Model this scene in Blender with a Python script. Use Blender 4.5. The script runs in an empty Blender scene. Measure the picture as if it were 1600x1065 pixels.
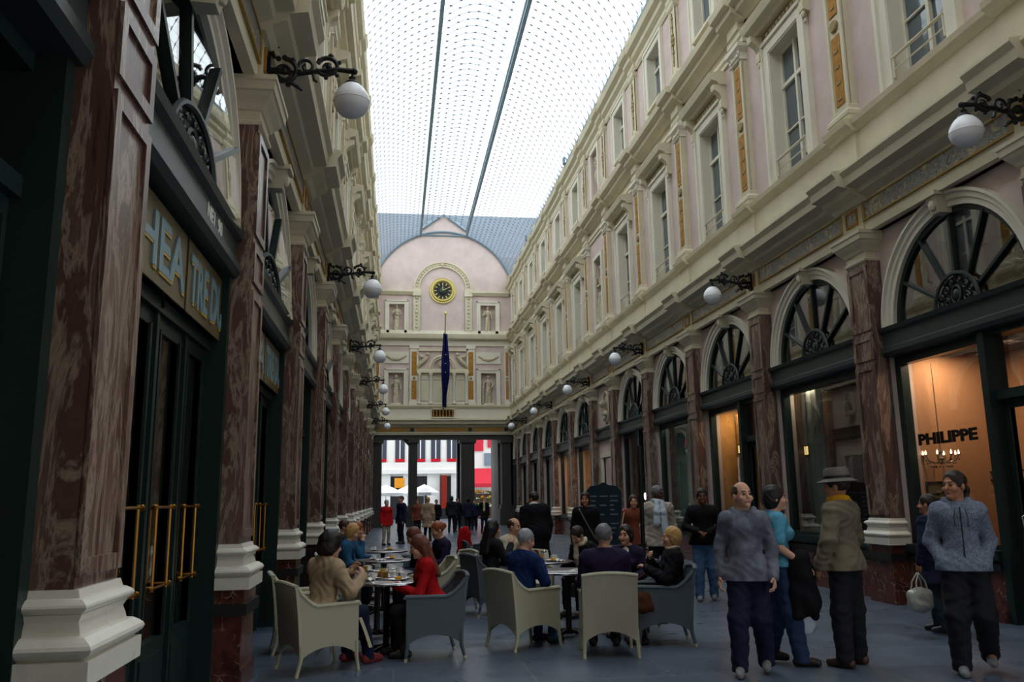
import bpy, math, random
import numpy as np
from mathutils import Vector, Matrix

random.seed(7)
SC = bpy.context.scene
COL = SC.collection
PI = math.pi

# ------------------------------------------------------------------ camera, sky, exposure
CAM_YAW, CAM_PITCH, CAM_ROLL, CAM_F = 0.138916, 0.187422, -0.014216, 1305.2
def make_camera():
    cy, sy = math.cos(CAM_YAW), math.sin(CAM_YAW)
    cp, sp = math.cos(CAM_PITCH), math.sin(CAM_PITCH)
    cr, sr = math.cos(CAM_ROLL), math.sin(CAM_ROLL)
    f = Vector((sy*cp, cy*cp, sp)); r = Vector((cy, -sy, 0)); u = r.cross(f)
    r2 = r*cr + u*sr; u2 = -r*sr + u*cr
    M = Matrix(((r2.x, u2.x, -f.x, 0), (r2.y, u2.y, -f.y, 0), (r2.z, u2.z, -f.z, 1.57), (0, 0, 0, 1)))
    cam = bpy.data.cameras.new('camera'); o = bpy.data.objects.new('camera', cam); COL.objects.link(o)
    o.matrix_world = M
    cam.sensor_width = 36; cam.lens = CAM_F/1600*36; cam.clip_end = 400; cam.clip_start = .05
    SC.camera = o
make_camera()

SC.view_settings.view_transform = 'Standard'
SC.view_settings.look = 'None'
SC.view_settings.gamma = 1
SC.view_settings.use_curve_mapping = False
SC.view_settings.exposure = -0.15
SC.cycles.max_bounces = 8
SC.cycles.diffuse_bounces = 4
SC.cycles.transparent_max_bounces = 12
SC.cycles.caustics_reflective = False
SC.cycles.caustics_refractive = False
SC.cycles.sample_clamp_indirect = 6

w = bpy.data.worlds.new('World'); SC.world = w; w.use_nodes = True
nt = w.node_tree; nt.nodes.clear()
bg = nt.nodes.new('ShaderNodeBackground'); out = nt.nodes.new('ShaderNodeOutputWorld')
bg.inputs[0].default_value = (0.93, 0.97, 1.0, 1); bg.inputs[1].default_value = 2.9
nt.links.new(bg.outputs[0], out.inputs[0])

# ------------------------------------------------------------------ materials
MATS = {}
def srgb(r, g, b):
    def c(v):
        v /= 255.0
        return v/12.92 if v <= .04045 else ((v+.055)/1.055)**2.4
    return (c(r), c(g), c(b), 1)
def newmat(name):
    m = bpy.data.materials.new(name); m.use_nodes = True
    m.node_tree.nodes.clear()
    o = m.node_tree.nodes.new('ShaderNodeOutputMaterial')
    return m, m.node_tree, o
def node(nt, t, **kw):
    n = nt.nodes.new(t)
    for k, v in kw.items(): setattr(n, k, v)
    return n
def pbsdf(nt, o, col, rough=.6, metal=0, spec=.5):
    p = node(nt, 'ShaderNodeBsdfPrincipled')
    p.inputs['Base Color'].default_value = col; p.inputs['Roughness'].default_value = rough
    p.inputs['Metallic'].default_value = metal; p.inputs['Specular IOR Level'].default_value = spec
    nt.links.new(p.outputs[0], o.inputs[0]); return p
def worldpos(nt): return node(nt, 'ShaderNodeNewGeometry').outputs['Position']
def noise(nt, vec, scale, detail=3, rough=.6, dist=0):
    n = node(nt, 'ShaderNodeTexNoise'); n.inputs['Scale'].default_value = scale
    n.inputs['Detail'].default_value = detail; n.inputs['Roughness'].default_value = rough
    n.inputs['Distortion'].default_value = dist
    if vec: nt.links.new(vec, n.inputs['Vector'])
    return n.outputs['Fac']
def ramp(nt, fac, stops):
    r = node(nt, 'ShaderNodeValToRGB'); e = r.color_ramp.elements
    while len(e) < len(stops): e.new(.5)
    for el, (p, c) in zip(e, stops): el.position = p; el.color = c
    nt.links.new(fac, r.inputs[0]); return r.outputs[0]
def bump(nt, h, p, strength=.3, dist=.01):
    b = node(nt, 'ShaderNodeBump'); b.inputs['Strength'].default_value = strength; b.inputs['Distance'].default_value = dist
    nt.links.new(h, b.inputs['Height']); nt.links.new(b.outputs[0], p.inputs['Normal'])
def mul(c, k): return (c[0]*k, c[1]*k, c[2]*k, 1)
def plaster(name, col, rough=.75, var=.12, scale=1.6):
    m, nt, o = newmat(name); p = pbsdf(nt, o, col, rough, spec=.3)
    wp = worldpos(nt)
    c = ramp(nt, noise(nt, wp, scale, 4), [(.3, mul(col, 1-var)), (.7, mul(col, 1+var*.5))])
    nt.links.new(c, p.inputs['Base Color']); bump(nt, noise(nt, wp, 30, 3), p, .15, .01)
    MATS[name] = m; return m
def plain(name, col, rough=.6, metal=0, spec=.5):
    m, nt, o = newmat(name); pbsdf(nt, o, col, rough, metal, spec); MATS[name] = m; return m
def marble(name, stops, scale=2.2, rough=.28, vein=None, stretch=1, spec=.5):
    m, nt, o = newmat(name); p = pbsdf(nt, o, stops[0][1], rough, spec=spec)
    mp = node(nt, 'ShaderNodeMapping'); nt.links.new(worldpos(nt), mp.inputs[0]); mp.inputs['Scale'].default_value = (1, 1, stretch)
    f = noise(nt, mp.outputs[0], scale, 7, .68, 1.2)
    c = ramp(nt, f, stops)
    if vein:
        v = node(nt, 'ShaderNodeTexVoronoi'); v.feature = 'DISTANCE_TO_EDGE'; v.inputs['Scale'].default_value = scale*2.6
        mx0 = node(nt, 'ShaderNodeVectorMath', operation='ADD'); nt.links.new(mp.outputs[0], mx0.inputs[0])
        nn = node(nt, 'ShaderNodeTexNoise'); nn.inputs['Scale'].default_value = 3; nt.links.new(mp.outputs[0], nn.inputs['Vector'])
        sc = node(nt, 'ShaderNodeVectorMath', operation='SCALE'); sc.inputs['Scale'].default_value = .5; nt.links.new(nn.outputs['Color'], sc.inputs[0])
        nt.links.new(sc.outputs[0], mx0.inputs[1]); nt.links.new(mx0.outputs[0], v.inputs['Vector'])
        r = ramp(nt, v.outputs['Distance'], [(0, (1, 1, 1, 1)), (.045, (0, 0, 0, 1))])
        f2 = noise(nt, mp.outputs[0], scale*1.7, 3)
        r2 = ramp(nt, f2, [(.48, (0, 0, 0, 1)), (.62, (1, 1, 1, 1))])
        mm = node(nt, 'ShaderNodeMath', operation='MULTIPLY'); nt.links.new(r, mm.inputs[0]); nt.links.new(r2, mm.inputs[1])
        mx = node(nt, 'ShaderNodeMixRGB'); mx.inputs[2].default_value = vein
        nt.links.new(mm.outputs[0], mx.inputs[0]); nt.links.new(c, mx.inputs[1]); c = mx.outputs[0]
    nt.links.new(c, p.inputs['Base Color']); MATS[name] = m; return m
def fabric(name, col, scale=220, rough=.9, var=.12, mott=None):
    m, nt, o = newmat(name); p = pbsdf(nt, o, col, rough, spec=.15)
    tc = node(nt, 'ShaderNodeTexCoord').outputs['Object']
    k = noise(nt, tc, mott or 9, 4)
    lo, hi = ((.42, .6) if mott else (.3, .7))
    c = ramp(nt, k, [(lo, mul(col, 1-var)), (hi, mul(col, 1+var))])
    nt.links.new(c, p.inputs['Base Color']); bump(nt, noise(nt, tc, scale, 2), p, .3, .003)
    MATS[name] = m; return m
def wicker(name, col):
    m, nt, o = newmat(name); p = pbsdf(nt, o, col, .6, spec=.3)
    tc = node(nt, 'ShaderNodeTexCoord').outputs['Object']
    w1 = node(nt, 'ShaderNodeTexWave', wave_type='BANDS', bands_direction='Z'); w1.inputs['Scale'].default_value = 40
    w2 = node(nt, 'ShaderNodeTexWave', wave_type='BANDS', bands_direction='X'); w2.inputs['Scale'].default_value = 40
    nt.links.new(tc, w1.inputs['Vector']); nt.links.new(tc, w2.inputs['Vector'])
    mm = node(nt, 'ShaderNodeMath', operation='MULTIPLY'); nt.links.new(w1.outputs['Fac'], mm.inputs[0]); nt.links.new(w2.outputs['Fac'], mm.inputs[1])
    c = ramp(nt, mm.outputs[0], [(.0, mul(col, .86)), (.5, mul(col, 1.05))])
    nt.links.new(c, p.inputs['Base Color']); bump(nt, mm.outputs[0], p, .5, .006)
    MATS[name] = m; return m
def glass(name, tint=(1, 1, 1, 1), ior=1.5, rough=.0, extra=0.0):
    m, nt, o = newmat(name)
    t = node(nt, 'ShaderNodeBsdfTransparent'); t.inputs[0].default_value = tint
    g = node(nt, 'ShaderNodeBsdfGlossy'); g.inputs['Roughness'].default_value = rough
    ge = node(nt, 'ShaderNodeNewGeometry')
    dt = node(nt, 'ShaderNodeVectorMath', operation='DOT_PRODUCT'); nt.links.new(ge.outputs['Normal'], dt.inputs[0]); nt.links.new(ge.outputs['Incoming'], dt.inputs[1])
    ab = node(nt, 'ShaderNodeMath', operation='ABSOLUTE'); nt.links.new(dt.outputs['Value'], ab.inputs[0])
    om = node(nt, 'ShaderNodeMath', operation='SUBTRACT'); om.inputs[0].default_value = 1; nt.links.new(ab.outputs[0], om.inputs[1])
    pw = node(nt, 'ShaderNodeMath', operation='POWER'); nt.links.new(om.outputs[0], pw.inputs[0]); pw.inputs[1].default_value = 5
    f0 = ((ior-1)/(ior+1))**2+extra
    a = node(nt, 'ShaderNodeMath', operation='MULTIPLY_ADD'); a.inputs[1].default_value = 1-f0; a.inputs[2].default_value = f0; a.use_clamp = True
    nt.links.new(pw.outputs[0], a.inputs[0])
    n2 = node(nt, 'ShaderNodeMath', operation='MULTIPLY'); nt.links.new(a.outputs[0], n2.inputs[0]); n2.inputs[1].default_value = 2
    d2 = node(nt, 'ShaderNodeMath', operation='ADD'); nt.links.new(a.outputs[0], d2.inputs[0]); d2.inputs[1].default_value = 1
    a = node(nt, 'ShaderNodeMath', operation='DIVIDE'); nt.links.new(n2.outputs[0], a.inputs[0]); nt.links.new(d2.outputs[0], a.inputs[1])
    mx = node(nt, 'ShaderNodeMixShader'); nt.links.new(a.outputs[0], mx.inputs[0]); nt.links.new(t.outputs[0], mx.inputs[1]); nt.links.new(g.outputs[0], mx.inputs[2])
    nt.links.new(mx.outputs[0], o.inputs[0]); MATS[name] = m; return m
def glow(name, col, strength):
    m, nt, o = newmat(name); e = node(nt, 'ShaderNodeEmission'); e.inputs[0].default_value = col; e.inputs[1].default_value = strength
    nt.links.new(e.outputs[0], o.inputs[0]); MATS[name] = m; return m

plaster('pink', srgb(210, 191, 185)); plaster('cream', srgb(214, 206, 180), var=.1)
plaster('cream_light', srgb(224, 219, 202), var=.06)
plaster('ochre', srgb(176, 124, 48), var=.35, scale=9)
plaster('cream_brown', srgb(158, 138, 98), var=.15)
plaster('stone_relief', srgb(196, 186, 158), var=.2, scale=8)
marble('red_marble', [(.32, srgb(60, 38, 34)), (.42, srgb(100, 72, 64)), (.48, srgb(86, 60, 54)), (.535, srgb(158, 138, 122)), (.58, srgb(98, 72, 64)), (.68, srgb(128, 108, 98)), (.78, srgb(66, 42, 38))], 4.2, .33, None, .22)
marble('dark_red_marble', [(.35, srgb(56, 26, 22)), (.52, srgb(98, 52, 42)), (.7, srgb(60, 36, 32))], 3.0, .25, srgb(170, 150, 130))
marble('brown_marble', [(.3, srgb(60, 44, 30)), (.5, srgb(88, 66, 42)), (.7, srgb(60, 34, 26))], 2.4, .35, srgb(140, 126, 96), .5)
marble('white_marble', [(.35, srgb(214, 210, 196)), (.6, srgb(228, 224, 212)), (.75, srgb(176, 172, 160))], 1.3, .35)
marble('frieze_marble', [(.34, srgb(60, 68, 84)), (.45, srgb(160, 162, 160)), (.52, srgb(96, 104, 122)), (.62, srgb(206, 196, 150)), (.72, srgb(80, 84, 94))], 5, .3)
plaster('green_paint', srgb(30, 46, 44), rough=.35, var=.1)
plaster('grey_green_paint', srgb(52, 62, 62), rough=.4, var=.1)
plaster('dark_stone', srgb(62, 62, 58), rough=.5, var=.15)
plain('iron', srgb(22, 24, 24), .45, .3)
plain('roof_iron', srgb(112, 134, 146), .5, .0)
plain('roof_bar', srgb(150, 162, 174), .5, .0)
plain('roof_clip', srgb(104, 116, 130), .5)
plain('brass', srgb(150, 104, 46), .38, 1)
plaster('gold_frieze', srgb(172, 142, 84))
plain('gold_paint', srgb(206, 190, 110), .4, .2)
plain('black', srgb(14, 14, 15), .6)
plain('dark_interior', srgb(26, 23, 21), .8)
plain('off_white', srgb(232, 230, 224), .5)
plain('porcelain', srgb(240, 240, 240), .2)
plain('steel', srgb(190, 190, 194), .2, 1)
plain('opal', srgb(244, 246, 252), .25)
plaster('slate', srgb(110, 128, 142), var=.1)
glass('shop_glass', (.92, .95, .94, 1), extra=.03)
glass('roof_glass', (.90, .95, .97, 1), 1.35)
glass('clear_glass', (.95, .97, .97, 1))
m_, nt_, o_ = newmat('window_glass'); p_ = pbsdf(nt_, o_, srgb(84, 98, 106), .06, 0, 1.0)
bump(nt_, noise(nt_, worldpos(nt_), 2.2, 2), p_, .12, .05); MATS['window_glass'] = m_
def lettering(name, col): return plain(name, col, .4)
lettering('blue_letter', srgb(116, 150, 164)); lettering('gold_letter', srgb(196, 160, 70)); lettering('black_letter', srgb(20, 16, 14))

# wet-looking blue stone slabs, laid in courses along the gallery
def floor_mat():
    m, nt, o = newmat('blue_stone_paving'); p = pbsdf(nt, o, srgb(64, 76, 92), .3, spec=.5)
    wp = worldpos(nt)
    b = node(nt, 'ShaderNodeTexBrick'); b.inputs['Scale'].default_value = 1; b.offset = .5
    b.inputs['Brick Width'].default_value = 1.25; b.inputs['Row Height'].default_value = .85; b.inputs['Mortar Size'].default_value = .006
    b.inputs['Mortar Smooth'].default_value = .3
    b.inputs['Color1'].default_value = srgb(76, 88, 104); b.inputs['Color2'].default_value = srgb(90, 102, 118); b.inputs['Mortar'].default_value = srgb(126, 138, 150)
    nt.links.new(wp, b.inputs['Vector'])
    n1 = ramp(nt, noise(nt, wp, 1.1, 2, .5), [(.3, (.84, .84, .86, 1)), (.7, (1.1, 1.1, 1.08, 1))])
    mx = node(nt, 'ShaderNodeMixRGB', blend_type='MULTIPLY'); mx.inputs[0].default_value = 1
    nt.links.new(b.outputs['Color'], mx.inputs[1]); nt.links.new(n1, mx.inputs[2]); nt.links.new(mx.outputs[0], p.inputs['Base Color'])
    rr = ramp(nt, noise(nt, wp, 2.1, 1), [(.3, (.26, .26, .26, 1)), (.7, (.38, .38, .38, 1))]); nt.links.new(rr, p.inputs['Roughness'])
    bump(nt, noise(nt, wp, 5, 3), p, .05, .01); MATS['floor'] = m
floor_mat()

# ------------------------------------------------------------------ mesh building
class MB:
    def __init__(s): s.v = []; s.f = []; s.m = []; s.cm = 0
    def add(s, vs, fs):
        n = len(s.v); s.v += [tuple(v) for v in vs]
        for f in fs: s.f.append(tuple(i+n for i in f)); s.m.append(s.cm)
        return s
    def box(s, x0, x1, y0, y1, z0, z1):
        if x0 > x1: x0, x1 = x1, x0
        if y0 > y1: y0, y1 = y1, y0
        return s.add([(x0,y0,z0),(x1,y0,z0),(x1,y1,z0),(x0,y1,z0),(x0,y0,z1),(x1,y0,z1),(x1,y1,z1),(x0,y1,z1)],
              [(0,3,2,1),(4,5,6,7),(0,1,5,4),(1,2,6,5),(2,3,7,6),(3,0,4,7)])
    def extrude(s, poly, axis, a, b):
        """poly: list of 2-D points CCW; axis: 0 -> (a,p,q), 1 -> (p,a,q), 2 -> (p,q,a)"""
        def P(t, p, q): return (t, p, q) if axis == 0 else ((p, t, q) if axis == 1 else (p, q, t))
        n = len(poly)
        vs = [P(a, *p) for p in poly] + [P(b, *p) for p in poly]
        fs = [(i, (i+1) % n, n+(i+1) % n, n+i) for i in range(n)] + [tuple(range(n-1, -1, -1)), tuple(range(n, 2*n))]
        return s.add(vs, fs)
    def strip(s, A, B):
        n = len(A); return s.add(list(A)+list(B), [(i, i+1, n+i+1, n+i) for i in range(n-1)])
    def lathe(s, prof, c=(0, 0, 0), n=20, axis=2, a0=0, a1=2*PI):
        full = abs(a1-a0-2*PI) < 1e-6; k = n if full else n+1
        vs = []
        for r, z in prof:
            for i in range(k):
                t = a0+(a1-a0)*i/n; x, y = r*math.cos(t), r*math.sin(t)
                vs.append((c[0]+x, c[1]+y, c[2]+z) if axis == 2 else ((c[0]+z, c[1]+x, c[2]+y) if axis == 0 else (c[0]+x, c[1]+z, c[2]+y)))
        fs = []
        for j in range(len(prof)-1):
            for i in range(n):
                i2 = (i+1) % k
                fs.append((j*k+i, j*k+i2, (j+1)*k+i2, (j+1)*k+i))
        if full:
            if prof[0][0] > 1e-5: fs.append(tuple(range(k-1, -1, -1)))
            if prof[-1][0] > 1e-5: fs.append(tuple((len(prof)-1)*k+i for i in range(k)))
        return s.add(vs, fs)
    def tube(s, pts, r, n=8, closed=False):
        pts = [Vector(p) for p in pts]; N = len(pts)
        rs = r if isinstance(r, (list, tuple)) else [r]*N
        rings = []; up = None
        for i, p in enumerate(pts):
            a = pts[(i-1) % N] if (closed or i > 0) else p; b = pts[(i+1) % N] if (closed or i < N-1) else p
            d = (b-a).normalized() if (b-a).length > 1e-9 else Vector((0, 0, 1))
            if up is None:
                up = Vector((0, 0, 1)) if abs(d.z) < .9 else Vector((1, 0, 0))
            x = d.cross(up)
            if x.length < 1e-6: x = d.orthogonal()
            x.normalize(); y = d.cross(x).normalized(); up = -y if False else up
            up = x.cross(d).normalized()
            rings.append([p + x*rs[i]*math.cos(2*PI*k/n) + up*rs[i]*math.sin(2*PI*k/n) for k in range(n)])
        vs = [v for R in rings for v in R]; fs = []
        M = N if closed else N-1
        for j in range(M):
            j2 = (j+1) % N
            for k in range(n): fs.append((j*n+k, j*n+(k+1) % n, j2*n+(k+1) % n, j2*n+k))
        if not closed: fs += [tuple(range(n-1, -1, -1)), tuple((N-1)*n+k for k in range(n))]
        return s.add(vs, fs)
    def ball(s, c, r, n=12, m=8, sc=(1, 1, 1)):
        vs = [(c[0], c[1], c[2]+r*sc[2])]
        for j in range(1, m):
            a = PI*j/m
            for i in range(n):
                t = 2*PI*i/n; vs.append((c[0]+r*sc[0]*math.sin(a)*math.cos(t), c[1]+r*sc[1]*math.sin(a)*math.sin(t), c[2]+r*sc[2]*math.cos(a)))
        vs.append((c[0], c[1], c[2]-r*sc[2])); fs = []
        for i in range(n): fs.append((0, 1+i, 1+(i+1) % n))
        for j in range(m-2):
            for i in range(n): a = 1+j*n; fs.append((a+i, a+n+i, a+n+(i+1) % n, a+(i+1) % n))
        L = len(vs)-1; a = 1+(m-2)*n
        for i in range(n): fs.append((L, a+(i+1) % n, a+i))
        return s.add(vs, fs)
    def solid(s, A, B):
        """closed solid between two point grids A, B (rows x cols)"""
        R, Cn = len(A), len(A[0]); n0 = R*Cn
        vs = [p for r in A for p in r] + [p for r in B for p in r]; fs = []
        for i in range(R-1):
            for j in range(Cn-1):
                a = i*Cn+j; fs.append((a, a+1, a+Cn+1, a+Cn)); b = n0+a; fs.append((b, b+Cn, b+Cn+1, b+1))
        for j in range(Cn-1):
            fs.append((j, n0+j, n0+j+1, j+1)); a = (R-1)*Cn+j; fs.append((a, a+1, n0+a+1, n0+a))
        for i in range(R-1):
            a = i*Cn; fs.append((a, a+Cn, n0+a+Cn, n0+a)); a = i*Cn+Cn-1; fs.append((a, n0+a, n0+a+Cn, a+Cn))
        return s.add(vs, fs)
    def xf(s, M):
        s.v = [tuple(M @ Vector(v)) for v in s.v]; return s
    def merge(s, o):
        n = len(s.v); s.v += o.v; s.f += [tuple(i+n for i in f) for f in o.f]; s.m += o.m; return s

def mesh_of(name, mb, mats, smooth=False, recalc=False):
    me = bpy.data.meshes.new(name); me.from_pydata(mb.v, [], mb.f)
    for m in (mats if isinstance(mats, (list, tuple)) else [mats]):
        me.materials.append(MATS[m] if isinstance(m, str) else m)
    if any(mb.m): me.polygons.foreach_set('material_index', mb.m)
    if recalc:
        import bmesh
        b = bmesh.new(); b.from_mesh(me); bmesh.ops.recalc_face_normals(b, faces=b.faces); b.to_mesh(me); b.free()
    if smooth:
        me.polygons.foreach_set('use_smooth', [True]*len(me.polygons))
        me.set_sharp_from_angle(angle=math.radians(smooth if smooth is not True else 40))
    me.update(); return me
def obj(name, mb, mats, parent=None, smooth=False, loc=None, rz=0, recalc=True):
    me = mesh_of(name, mb, mats, smooth, recalc) if isinstance(mb, MB) else mb
    o = bpy.data.objects.new(name, me); COL.objects.link(o)
    if parent: o.parent = parent
    if loc: o.location = loc
    if rz: o.rotation_euler = (0, 0, rz)
    return o
def tag(o, label, cat, group=None, kind=None):
    o['label'] = label; o['category'] = cat
    if group: o['group'] = group
    if kind: o['kind'] = kind
    return o
def thing(name, label, cat, loc=(0, 0, 0), rz=0, group=None):
    o = bpy.data.objects.new(name, None); COL.objects.link(o); o.empty_display_size = .1
    o.location = loc; o.rotation_euler = (0, 0, rz); return tag(o, label, cat, group)
def struct_root(name, loc=(0, 0, 0), rz=0):
    o = bpy.data.objects.new(name, None); COL.objects.link(o); o.location = loc; o.rotation_euler = (0, 0, rz)
    o['kind'] = 'structure'; return o
def struct(name, mb, mats, smooth=False, **kw):
    o = obj(name, mb, mats, None, smooth, **kw); o['kind'] = 'structure'; return o
def copy_tree(o, loc=None, rz=None, label=None, name=None, parent=None):
    c = o.copy(); COL.objects.link(c)
    if parent is not None: c.parent = parent
    if loc is not None: c.location = loc
    if rz is not None: c.rotation_euler = (0, 0, rz)
    if label: c['label'] = label
    if name: c.name = name
    for ch in list(o.children): copy_tree(ch, parent=c)
    return c
_n = {}
def num(kind):
    _n[kind] = _n.get(kind, 0)+1; return '%s_%d' % (kind, _n[kind])
def text_mb(s, size, depth=.01, bold=0):
    """letters as a mesh in the x-z plane, facing -y, origin left baseline"""
    cu = bpy.data.curves.new('lettering', 'FONT'); cu.body = s; cu.size = size; cu.extrude = depth/2; cu.offset = bold; cu.resolution_u = 3
    o = bpy.data.objects.new('lettering', cu); COL.objects.link(o)
    dg = bpy.context.evaluated_depsgraph_get(); me = bpy.data.meshes.new_from_object(o.evaluated_get(dg))
    mb = MB(); mb.add([(v.co.x, -v.co.z, v.co.y) for v in me.vertices], [tuple(p.vertices) for p in me.polygons])
    bpy.data.objects.remove(o); bpy.data.curves.remove(cu); bpy.data.meshes.remove(me)
    return mb
# ------------------------------------------------------------------ layout of the gallery (metres)
XL, XR = -1.33, 7.20             # front planes of the pilasters
XC = 2.88                        # axis of the end front
YE = 52.8                        # end front
BAY, NARROW = 3.888, 3.12
PY = {}                          # pilaster centres
for k in range(-4, 6): PY[k] = 11.96+BAY*(k-1)
PY[6] = PY[5]+NARROW
for k in range(7, 12): PY[k] = PY[6]+BAY*(k-6)
PW = .28                         # half width of a pilaster
BAYS = []                        # (k, centre, clear half width, kind)
for k in range(-3, 5): BAYS.append((k, (PY[k]+PY[k+1])/2, BAY/2-PW, 'wide'))
BAYS.append((5, (PY[5]+PY[6])/2, NARROW/2-PW, 'niche'))
for k in range(6, 11): BAYS.append((k, (PY[k]+PY[k+1])/2, BAY/2-PW, 'wide'))
LASTC = (PY[11]+PW+YE)/2; LASTH = (YE-PY[11]-PW)/2
BAYS.append((11, LASTC, LASTH, 'last'))
Y0 = PY[-3]

def side_loc(side, y): return ((XL, y, 0), 0) if side == 'left' else ((XR, y, 0), PI)
def arch_pts(r, zc, n=24, a0=0, a1=PI, yc=0): return [(yc+r*math.cos(a0+(a1-a0)*i/n), zc+r*math.sin(a0+(a1-a0)*i/n)) for i in range(n+1)]
ARC_Z, ARC_R, TR0, TR1 = 4.0, 1.42, 3.62, 4.07

# ------------------------------------------------------------------ floor, walls
mb = MB(); mb.box(-9, 16, -14, 100, -.2, 0)
struct('floor', mb, 'floor')

def wall_section(mb, s):
    """plaster wall of one side in local coordinates x = out from the pilaster plane; s maps local to world"""
    def B(x0, x1, y0, y1, z0, z1, m=0):
        mb.cm = m
        xa, xb = s(x0), s(x1); mb.box(xa, xb, y0, y1, z0, z1)
    for k, yc, hw, kind in BAYS:
        far = k > 4
        # ground floor spandrel with arch
        r = ARC_R if kind == 'wide' else (0 if kind == 'niche' else hw-.18)
        ylo, yhi = yc-hw-.02, yc+hw+.02
        if kind == 'niche':
            B(-.45, -.25, ylo, yhi, TR1-.1, 5.62)
        else:
            n = 20; pts = arch_pts(r, ARC_Z, n, yc=yc)
            mb.cm = 0
            for i in range(n):
                (y1, z1), (y2, z2) = pts[i], pts[i+1]
                for (xa, flip) in ((s(-.25), 0), (s(-.5), 1)):
                    mb.add([(xa, y1, z1), (xa, y2, z2), (xa, y2, 5.62), (xa, y1, 5.62)], [(0, 1, 2, 3)])
                mb.add([(s(-.25), y1, z1), (s(-.25), y2, z2), (s(-.5), y2, z2), (s(-.5), y1, z1)], [(0, 1, 2, 3)])
            B(-.5, -.25, ylo, yc-r, ARC_Z-.1, 5.62); B(-.5, -.25, yc+r, yhi, ARC_Z-.1, 5.62)
    yend = YE
    # solid behind pilasters on the ground floor
    for k, y in PY.items():
        if k >= -3: B(-.6, -.2, y-PW, y+PW, 0, 5.62)
    B(-.6, -.05, Y0, yend, 5.6, 7.5, 1)
    # upper floors: wall with window holes
    for z0, z1, wz0, wz1, whw in ((7.5, 12.1, 7.66, 10.3, .62), (12.1, 15.6, 12.78, 14.5, .58)):
        ylast = Y0
        for k, yc, hw, kind in BAYS:
            w = whw if kind == 'wide' else (.5 if kind == 'niche' else .45)
            B(-.55, -.15, ylast, yc-w, z0, z1); ylast = yc+w
            B(-.55, -.15, yc-w, yc+w, z0, wz0); B(-.55, -.15, yc-w, yc+w, wz1, z1)
            if kind == 'niche': B(-.55, -.5, yc-w, yc+w, wz0, wz1)
        B(-.55, -.15, ylast, yend, z0, z1)
for side, s in (('left', lambda x: XL+x), ('right', lambda x: XR-x)):
    mb = MB(); wall_section(mb, s); struct('wall_'+side, mb, ['pink', 'cream'])
mb = MB(); mb.box(XL-.6, XR+.6, Y0-.3, Y0, 0, 18.6)
struct('wall_added_back', mb, 'cream_brown')  # added unseen wall behind the camera, closing the open end against sky light

# ------------------------------------------------------------------ running cornices (profiles in x-z, local)
def prof_run(mb, s, prof, y0, y1, dx=0):
    pts = [(s(x+dx), z) for x, z in prof]
    mb.extrude(pts, 1, y0, y1)
def cornice(side, s, prof, breaks, dx, mats, y0=Y0, y1=YE, flip=None):
    mb = MB(); prof_run(mb, s, prof, y0, y1)
    for y, hw in breaks: prof_run(mb, s, prof, y-hw, y+hw, dx)
    return struct(num('trim'), mb, mats)
STRING = [(-.3, 5.6), (-.16, 5.6), (-.14, 5.66), (-.10, 5.68), (-.08, 5.78), (-.3, 5.78)]
FRIEZE_B = [(-.3, 5.78), (-.16, 5.78), (-.16, 6.1), (-.3, 6.1)]
CORN1 = [(-.3, 6.08), (-.10, 6.08), (-.04, 6.14), (.10, 6.2), (.12, 6.27), (.30, 6.3), (.32, 6.42), (.38, 6.5), (.38, 6.54), (-.02, 6.62), (-.3, 6.62)]
SILL1 = [(-.3, 7.28), (-.04, 7.28), (.0, 7.34), (.06, 7.38), (.08, 7.46), (-.1, 7.52), (-.3, 7.52)]
ARCHI2 = [(-.3, 11.12), (-.10, 11.12), (-.10, 11.22), (-.06, 11.25), (-.06, 11.36), (-.02, 11.40), (-.1, 11.44), (-.3, 11.44)]
CORN2 = [(-.3, 11.6), (-.10, 11.6), (-.02, 11.68), (.12, 11.74), (.14, 11.86), (.27, 11.9), (.30, 12.04), (-.05, 12.12), (-.3, 12.12)]
PLIN2 = [(-.3, 12.12), (-.08, 12.12), (-.08, 12.42), (-.04, 12.46), (-.04, 12.54), (-.3, 12.58)]
CORN3 = [(-.3, 14.72), (-.11, 14.72), (-.06, 14.8), (-.06, 14.92), (.06, 15.0), (.08, 15.12), (.22, 15.18), (.28, 15.34), (-.02, 15.44), (-.02, 15.95), (-.3, 15.95)]
for side, s in (('left', lambda x: XL+x), ('right', lambda x: XR-x)):
    pb = [(y, .36) for k, y in PY.items() if k >= -3]
    pw = [(y, .42) for k, y in PY.items() if k >= -3]
    cornice(side, s, STRING, [], 0, 'cream')
    cornice(side, s, CORN1, pw, .13, 'cream')
    cornice(side, s, SILL1, pb, .10, 'cream')
    cornice(side, s, ARCHI2, pb, .08, 'cream')
    cornice(side, s, CORN2, pw, .10, 'cream')
    cornice(side, s, PLIN2, pb, .06, 'cream')
    cornice(side, s, CORN3, pb, .06, 'cream')
    # marble frieze panels and gold edge fillets, one run per bay
    fr = MB(); go = MB()
    for k, yc, hw, kind in BAYS:
        a, b = yc-hw+.02, yc+hw-.02
        x0, x1 = s(-.06), s(-.03)
        fr.box(s(-.2), x1, a+.06, b-.06, 5.81, 6.06)
        for (ya, yb, za, zb) in ((a, b, 5.78, 5.81), (a, b, 6.06, 6.08), (a, a+.06, 5.81, 6.06), (b-.06, b, 5.81, 6.06)):
            go.box(s(-.2), s(-.015), ya, yb, za, zb)
    fo = struct(num('trim'), fr, 'frieze_marble'); g2 = struct(num('trim'), go, 'gold_frieze' if 'gold_frieze' in MATS else 'ochre')

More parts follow.
